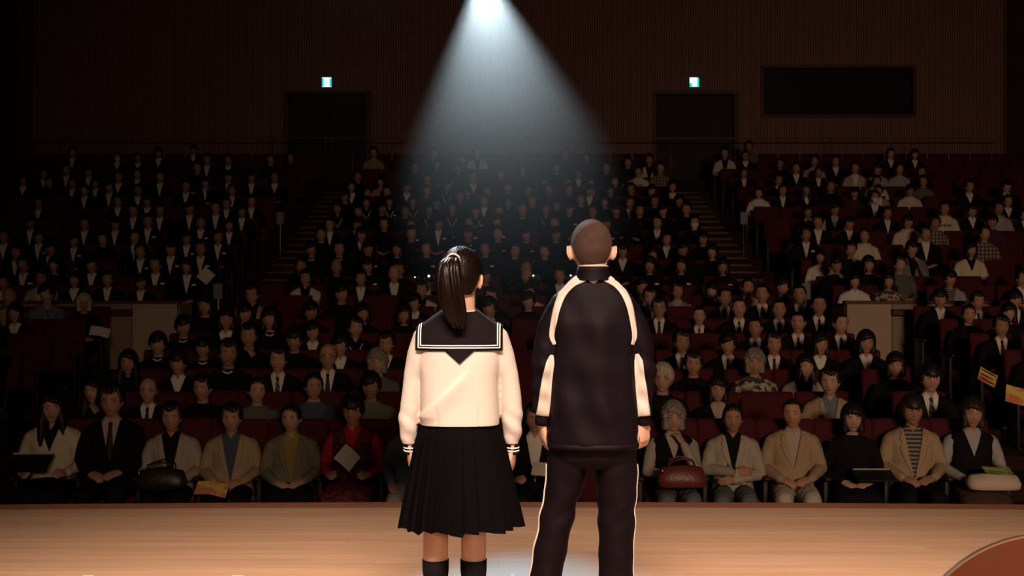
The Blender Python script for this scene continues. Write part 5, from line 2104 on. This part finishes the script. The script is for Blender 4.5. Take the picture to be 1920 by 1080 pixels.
# pale panels on the backs of the forearms
PL = {-1: [(1034, 664), (1031, 678), (1027, 700), (1023, 730), (1020, 760), (1017, 779)], 1: [(1191, 662), (1194, 676), (1196, 700), (1200, 730), (1204, 760), (1206, 779)]}
for s in (-1, 1):
    q = project_patch(j_bvh, strip_grid([(WX(a), WZ(b)) for a, b in PL[s]], [0.012, 0.034, 0.040, 0.046, 0.050, 0.052], 6, sub=5), (0, 1, 0), 0.003, 0.002)
    obj('sleeve_panel', rel(boy, q).mesh('sleeve_panel'), jw, jo)
    a_, b_ = W(1017 if s < 0 else 1207, 779, 0.013), W(1017 if s < 0 else 1207, 798, 0.014)
    m_ = MB(); m_.tube([a_ + (b_ - a_) * t for t in (0, 0.2, 0.5, 0.8, 1)], [0.030, 0.0315, 0.031, 0.030, 0.027], 24, round_ends=False)
    obj('cuff', rel(boy, m_).mesh('cuff'), jk, jo)
# stand-up collar with pale edge
m_ = MB()
cr_ = []
for z, rx, ry in ((1.452, 0.080, 0.077), (1.466, 0.0735, 0.073), (1.49, 0.067, 0.070), (1.508, 0.0615, 0.068), (1.508, 0.0575, 0.064), (1.47, 0.066, 0.066)):
    cr_.append(ering(z, WX(1111.5), FD - 0.010, rx, ry, 40, 2.2))
m_.loft(cr_, caps=False)
co_ = obj('collar', rel(boy, m_).mesh('collar'), jk, jo)
m_ = MB()
m_.tube([p for p in ering(1.5085, WX(1111.5), FD - 0.010, 0.0605, 0.067, 40, 2.2)] + [ering(1.5085, WX(1111.5), FD - 0.010, 0.0605, 0.067, 40, 2.2)[0]], 0.0026, 6, round_ends=False)
obj('collar_piping', rel(boy, m_).mesh('collar_piping'), jw, co_)
# hem band
m_ = MB()
hb = []
for z, e in ((0.774, 0.0), (0.770, 0.004), (0.782, 0.0065), (0.795, 0.004), (0.796, 0.0)):
    hb.append(ering(z, bx, FD, 0.181 + e, 0.135 + e, 48, 2.5))
m_.loft(hb, caps=False)
obj('hem_band', rel(boy, m_).mesh('hem_band'), jk, jo)

# ---- track trousers
mb = MB()
mb.loft([ering(z, bx, FD, rx, ry, 32, 2.4) for z, rx, ry in ((0.695, 0.135, 0.09), (0.725, 0.168, 0.114), (0.77, 0.178, 0.126), (0.83, 0.170, 0.120))])
bt = {-1: [((1071, 830), .094), ((1063, 885), .084), ((1051, 935), .070), ((1041, 985), .068), ((1031, 1035), .067), ((1022, 1085), .066), ((1014, 1160), .060)],
      1: [((1151, 830), .094), ((1155, 885), .088), ((1156, 935), .080), ((1155.5, 985), .074), ((1155, 1035), .072), ((1155, 1085), .070), ((1156, 1160), .063)]}
for s in (-1, 1):
    mb.tube([W(*q) for q, r in bt[s]], [r for q, r in bt[s]], 22)
tm_ = remesh(mb, 0.0065, 4, 'track_trousers')
displace(tm_, lambda c: 0.0026 * np.sin(c[:, 2] * 42 + (c[:, 0] - bx) * 30) * np.sin((c[:, 0] - bx) * 26 - c[:, 2] * 13) + 0.0028 * np.sin(c[:, 2] * 60 - (c[:, 0] - bx) * 45) * np.clip((0.62 - c[:, 2]) / 0.1, 0, 1) * np.clip((c[:, 2] - 0.40) / 0.08, 0, 1))
cut_planes(tm_, [((0, 0, 0.045), (0, 0, 1))], lambda c, n: c.z < 0.045, solid=-0.003)
t_bvh = bvh_of(tm_)
to_ = obj('track_trousers', rel_me(boy, tm_), jk, boy)
for s in (-1, 1):                          # white piping down the outer seams
    m_ = MB()
    for off in (0.008, 0.022):
        pts = []
        for k in range(30):
            z = 0.70 - 0.63 * k / 29
            h = t_bvh.ray_cast(Vector((bx + s * 1.5, FD - 0.020 + off, z)), Vector((-s, 0, 0)))
            if h[0]:
                pts.append(h[0] + Vector((s * 0.0005, 0, 0)))
        m_.tube(pts, 0.0034, 6)
    obj('side_stripe', rel(boy, m_).mesh('side_stripe'), jw, to_)
# zip pull of the right hip pocket
m_ = MB()
zc = W(1197, 832, -0.02)
m_.tube([zc + Vector((0.006 * math.cos(a), 0, 0.008 * math.sin(a))) for a in [2 * PI * i / 12 for i in range(13)]], 0.0016, 6, round_ends=False)
m_.tube([zc + Vector((0.002, 0, 0.008)), zc + Vector((0.003, 0, 0.032))], 0.0018, 6)
obj('zip_pull', rel(boy, m_).mesh('zip_pull'), steel, to_)
for s in (-1, 1):
    fx = WX(bt[s][-1][0][0])
    m_ = MB()
    m_.ellipsoid((fx, FD + 0.055, 0.045), (0.048, 0.14, 0.047), 16, 10)
    m_.ellipsoid((fx, FD - 0.02, 0.055), (0.043, 0.06, 0.057), 16, 10)
    m_.box((fx - 0.048, FD - 0.09, 0.0), (fx + 0.048, FD + 0.19, 0.025), bev=0.010)
    obj('shoe', rel_me(boy, remesh(m_, 0.006, 2, 'shoe')), mat('shoe_white', (0.6, 0.57, 0.52), rough=0.5), boy)
# ------------------------------------------------------------------ things held or lying about
paper = mat('paper_pale', (0.62, 0.55, 0.45), rough=0.7)
leaf_print = mat_print('leaflet_print', (0.72, 0.50, 0.12), (0.62, 0.20, 0.10), 9)
leaf_green = mat_print('leaflet_green_print', (0.62, 0.55, 0.20), (0.18, 0.34, 0.10), 11)
dark_cover = mat('folder_black', (0.012, 0.011, 0.011), rough=0.45, spec=0.4)
leather_d = mat('bag_dark_leather', (0.022, 0.015, 0.012), rough=0.4, spec=0.5, bump=0.3, bump_scale=60)
leather_r = mat('bag_russet_leather', (0.15, 0.028, 0.018), rough=0.42, spec=0.5, bump=0.4, bump_scale=40)
canvas = mat('bag_cream_canvas', (0.58, 0.47, 0.36), rough=0.85, bump=0.2, bump_scale=90)


def at(px, py, d_):
    return Vector(((px - 960) / F_PX * d_, d_, CAM_Z - (py - 540) * d_ / F_PX))


def leaflet(px, py, d_, w, h, rot, label, cover=None, lines=0, fold=True):
    root = empty('leaflet', at(px, py, d_), 0, label, 'leaflet', 'leaflets in the audience')
    root.rotation_euler = rot
    for s in ((-1, 1) if fold else (1,)):
        m_ = MB()
        x0, x1 = (0, w / 2) if s > 0 else (-w / 2, 0)
        if not fold:
            x0, x1 = -w / 2, w / 2
        rg = []
        for k in range(5):
            x = x0 + (x1 - x0) * k / 4
            y = (abs(x) * 0.18 if fold else 0.03 * w * math.cos(x / w * 3))
            rg.append([Vector((x, y - 0.0012, -h / 2)), Vector((x, y + 0.0012, -h / 2)), Vector((x, y + 0.0012, h / 2)), Vector((x, y - 0.0012, h / 2))])
        m_.loft(rg)
        pg = obj('page', m_.mesh('page', False), cover if cover else paper, root)
        if lines and s > 0:
            q = MB()
            for k in range(lines):
                zz = h * (0.32 - 0.64 * k / max(1, lines - 1))
                q.box((x0 + 0.015, abs((x0 + x1) / 2) * 0.18 * fold - 0.006, zz - 0.006), (x1 - 0.02 * (1 + k % 2), abs((x0 + x1) / 2) * 0.18 * fold - 0.0035, zz + 0.006))
            obj('print_lines', q.mesh('print_lines', False), PRINT_D, pg)
    return root


R1 = row_d(1) - 0.26
leaflet(397, 914, R1 - 0.40, 0.24, 0.15, (-1.0, 0.15, 0.1), 'colourful leaflet in the hands of the woman in beige coat', leaf_print)
leaflet(652, 858, R1 - 0.40, 0.16, 0.15, (-0.35, 0.75, 0.2), 'plain pale folded leaflet held by the woman in red', None)
leaflet(1022, 880, R1 - 0.42, 0.20, 0.14, (-0.9, 0.2, 0.0), 'pale leaflet held by the visitor between the two pupils', None, 0)
leaflet(187, 621, row_d(7) - 0.72, 0.24, 0.13, (-0.5, 0.2, 0.2), 'white leaflet held by the grey-haired woman at the left aisle', None, 0)
leaflet(1852, 707, row_d(4) - 0.66, 0.20, 0.15, (-0.5, 0.5, 0.0), 'yellow leaflet with dark lettering held beside the right aisle', leaf_print, 3, False)
leaflet(1909, 742, row_d(3) - 0.66, 0.24, 0.17, (-0.4, 0.25, 0.0), 'yellow and orange leaflet at the right edge of the picture', leaf_print, 0, False)
leaflet(386, 517, row_d(10) - 0.60, 0.20, 0.20, (-0.2, 0.7, 0.0), 'white paper sheet held up beside the left stairs', None, 0, False)


def folder(px, py, d_, w, label, tilt):
    root = empty('folder', at(px, py, d_), 0, label, 'folder', 'dark folders on laps')
    root.rotation_euler = (tilt, 0, 0)
    m_ = MB(); m_.box((-w / 2, -0.10, 0), (w / 2, 0.10, 0.012), bev=0.003); obj('cover', m_.mesh('cover', False), dark_cover, root)
    m_ = MB(); m_.box((-w / 2 + 0.006, 0.088, 0.0122), (w / 2 - 0.006, 0.106, 0.0162)); obj('sheets', m_.mesh('sheets', False), paper, root)
    return root


folder(55, 868, R1 - 0.36, 0.33, 'black open folder on the lap of the woman in cream sweater', 0.55)
folder(1640, 893, R1 - 0.36, 0.30, 'black folder with pale page edge on the lap of woman in black', 0.3)


def handbag(px, py, d_, size, leather, label, handles=True, clasp=True):
    root = empty('handbag', at(px, py, d_), 0, label, 'handbag', 'bags on laps')
    w, dp, h = size
    m_ = MB()
    rg = []
    for t, sx, sy in ((0, 0.90, 0.9), (0.06, 1.0, 1.0), (0.4, 1.03, 1.05), (0.75, 0.96, 0.8), (0.95, 0.90, 0.45), (1.0, 0.86, 0.30)):
        rg.append([p_ + Vector((0, 0, 0.012 * math.cos(p_.x * 17) * t)) for p_ in ering(-h / 2 + h * t, 0, 0, w / 2 * sx, dp / 2 * sy, 32, 3.2)])
    m_.loft(rg)
    obj('bag_body', m_.mesh('bag_body'), leather, root)
    if handles:
        for s in (-1, 1):
            q = MB()
            q.tube([(-w * 0.28, s * dp * 0.16, h * 0.40), (-w * 0.24, s * dp * 0.3, h * 0.75), (0, s * dp * 0.42, h * 0.92), (w * 0.24, s * dp * 0.3, h * 0.75), (w * 0.28, s * dp * 0.16, h * 0.40)], 0.007, 8)
            obj('bag_handle', q.mesh('bag_handle'), leather, root)
    if clasp:
        q = MB()
        q.ellipsoid((-w * 0.42, -dp * 0.36, h * 0.30), (0.012, 0.008, 0.016), 10, 8)
        obj('clasp', q.mesh('clasp'), steel, root)
    return root


handbag(303, 897, R1 - 0.40, (0.38, 0.16, 0.15), leather_d, 'dark leather handbag on the lap of woman in pale stone jacket')
handbag(1278, 893, R1 - 0.40, (0.37, 0.16, 0.16), leather_r, 'russet leather handbag on the lap of the grey-haired woman')
handbag(1862, 902, R1 - 0.42, (0.40, 0.20, 0.12), canvas, 'cream canvas bag on the lap of woman in dark vest', False, False)
lf = leaflet(1870, 881, R1 - 0.45, 0.20, 0.14, (-1.35, 0.0, -0.15), 'yellow and green leaflet lying on the cream canvas bag', leaf_green, 0, False)

# pendant of the woman in black stays with her: a loose cord necklace seen on the chest
# ------------------------------------------------------------------ small lit cameras in the middle rows
cam_black = mat('camera_black', (0.012, 0.012, 0.013), rough=0.4)
led = mat('camera_lamp_white', (0.9, 0.95, 1.0), emit=(0.75, 0.88, 1.0), emit_s=5.0)
for px, py, big, lab in ((782, 522, 0.6, 'small camera with a faint white lamp left of the schoolgirl'), (808, 520, 1.25, 'camera with a bright bluish white lamp touching the schoolgirl\'s left ear'),
                         (1004, 519, 0.9, 'camera with white lamp between the pupils, beside the balding man'), (1074, 519, 0.9, 'camera with white lamp just left of the boy\'s collar')):
    dd = row_d(9) - 0.72
    root = empty('camera_recorder', at(px, py, dd), 0, lab, 'camera', 'lit cameras in the audience')
    m_ = MB(); m_.box((-0.055, 0.0, -0.035), (0.055, 0.05, 0.035), bev=0.008); obj('camera_body', m_.mesh('camera_body', False), cam_black, root)
    m_ = MB(); m_.tube([(0.015, 0.0, -0.005), (0.015, -0.035, -0.005)], 0.022, 14, round_ends=False); obj('lens', m_.mesh('lens'), cam_black, root)
    m_ = MB(); m_.ellipsoid((-0.03, -0.003, 0.018), (0.012 * big, 0.006, 0.011 * big), 12, 8); obj('lamp', m_.mesh('lamp'), led, root)
    m_ = MB(); zlow = row_floor(9) - root.location.z
    m_.tube([(0, 0.025, -0.035), (0, 0.025, zlow + 0.30)], 0.009, 8)
    for a in (0.5, 2.6, 4.7):
        m_.tube([(0, 0.025, zlow + 0.35), (0.16 * math.cos(a), 0.025 + 0.16 * math.sin(a), zlow + 0.005)], 0.007, 6)
    obj('tripod', m_.mesh('tripod'), cam_black, root)

# ------------------------------------------------------------------ wooden lectern with a rounded panel, close at the right
tw = mat('lectern_red_brown_wood', (0.36, 0.10, 0.05), rough=0.5, spec=0.3, vary=0.16, vary_scale=7)
te = mat('lectern_pale_edge', (0.72, 0.48, 0.30), rough=0.45)
LCX, LCY, LCR = 1965.0, 1276.0, 275.0
LD = 2.6
LS = F_PX / LD
lx, lz, lr = (LCX - 960) / LS, CAM_Z - (LCY - 540) / LS, LCR / LS
root = empty('lectern', (lx + 0.12, LD, 0.0), 0, 'red-brown wooden lectern with rounded top panel and pale edge, bottom right corner', 'lectern')


def outline(y, e, zlow=0.0):
    pts = []
    top = lz + lr - e
    hw = lr - e
    for k in range(49):
        a = PI - PI * k / 48
        pts.append(Vector((-0.12 + (hw + (0.0 if math.cos(a) < 0 else 0.24)) * math.cos(a), y, lz + hw * math.sin(a))))
    pts = [Vector((-0.12 - hw, y, zlow))] + pts + [Vector((0.12 + hw, y, zlow))]
    return pts


m_ = MB(); m_.loft([outline(0.0, 0.0015), outline(0.012, 0.0015)]); obj('front_panel', m_.mesh('front_panel', False), tw, root)
m_ = MB(); m_.loft([outline(-0.0015, 0.0045), outline(-0.0015, 0.0), outline(0.011, 0.0)], caps=False); obj('panel_edge', m_.mesh('panel_edge', False), te, root)
m_ = MB(); m_.box((-0.28, 0.025, 0.62), (0.30, 0.36, 0.645), bev=0.004); obj('shelf', m_.mesh('shelf', False), tw, root)
m_ = MB(); m_.box((-0.36, 0.0, 0.0), (0.36, 0.42, 0.0299), bev=0.006)
m_.v = [(x, y + 0.025, z) for x, y, z in m_.v]; obj('base', m_.mesh('base', False), tw, root)
for sx in (-0.26, 0.28):
    m_ = MB(); m_.box((sx - 0.012, 0.025, 0.03), (sx + 0.012, 0.34, 0.62), bev=0.003); obj('side_panel', m_.mesh('side_panel', False), tw, root)

# ------------------------------------------------------------------ marking tape on the boards
tape = mat('tape_white', (0.78, 0.70, 0.62), rough=0.6)
for px, w, lab in ((162, 0.055, 'short white tape mark at the bottom edge, far left'), (443, 0.055, 'short white tape mark at the bottom edge, left'), (961, 0.02, 'tiny white tape mark on the boards between the two pupils')):
    dd = 5.76
    m_ = MB(); m_.box((-w / 2, -0.06, 0.0), (w / 2, 0.035 if w > 0.03 else 0.06, 0.0012))
    o = m_.build('tape_mark', tape, None, False, ((px - 960) / F_PX * dd, dd, 0.0003))
    tag(o, lab, 'tape', 'tape marks')
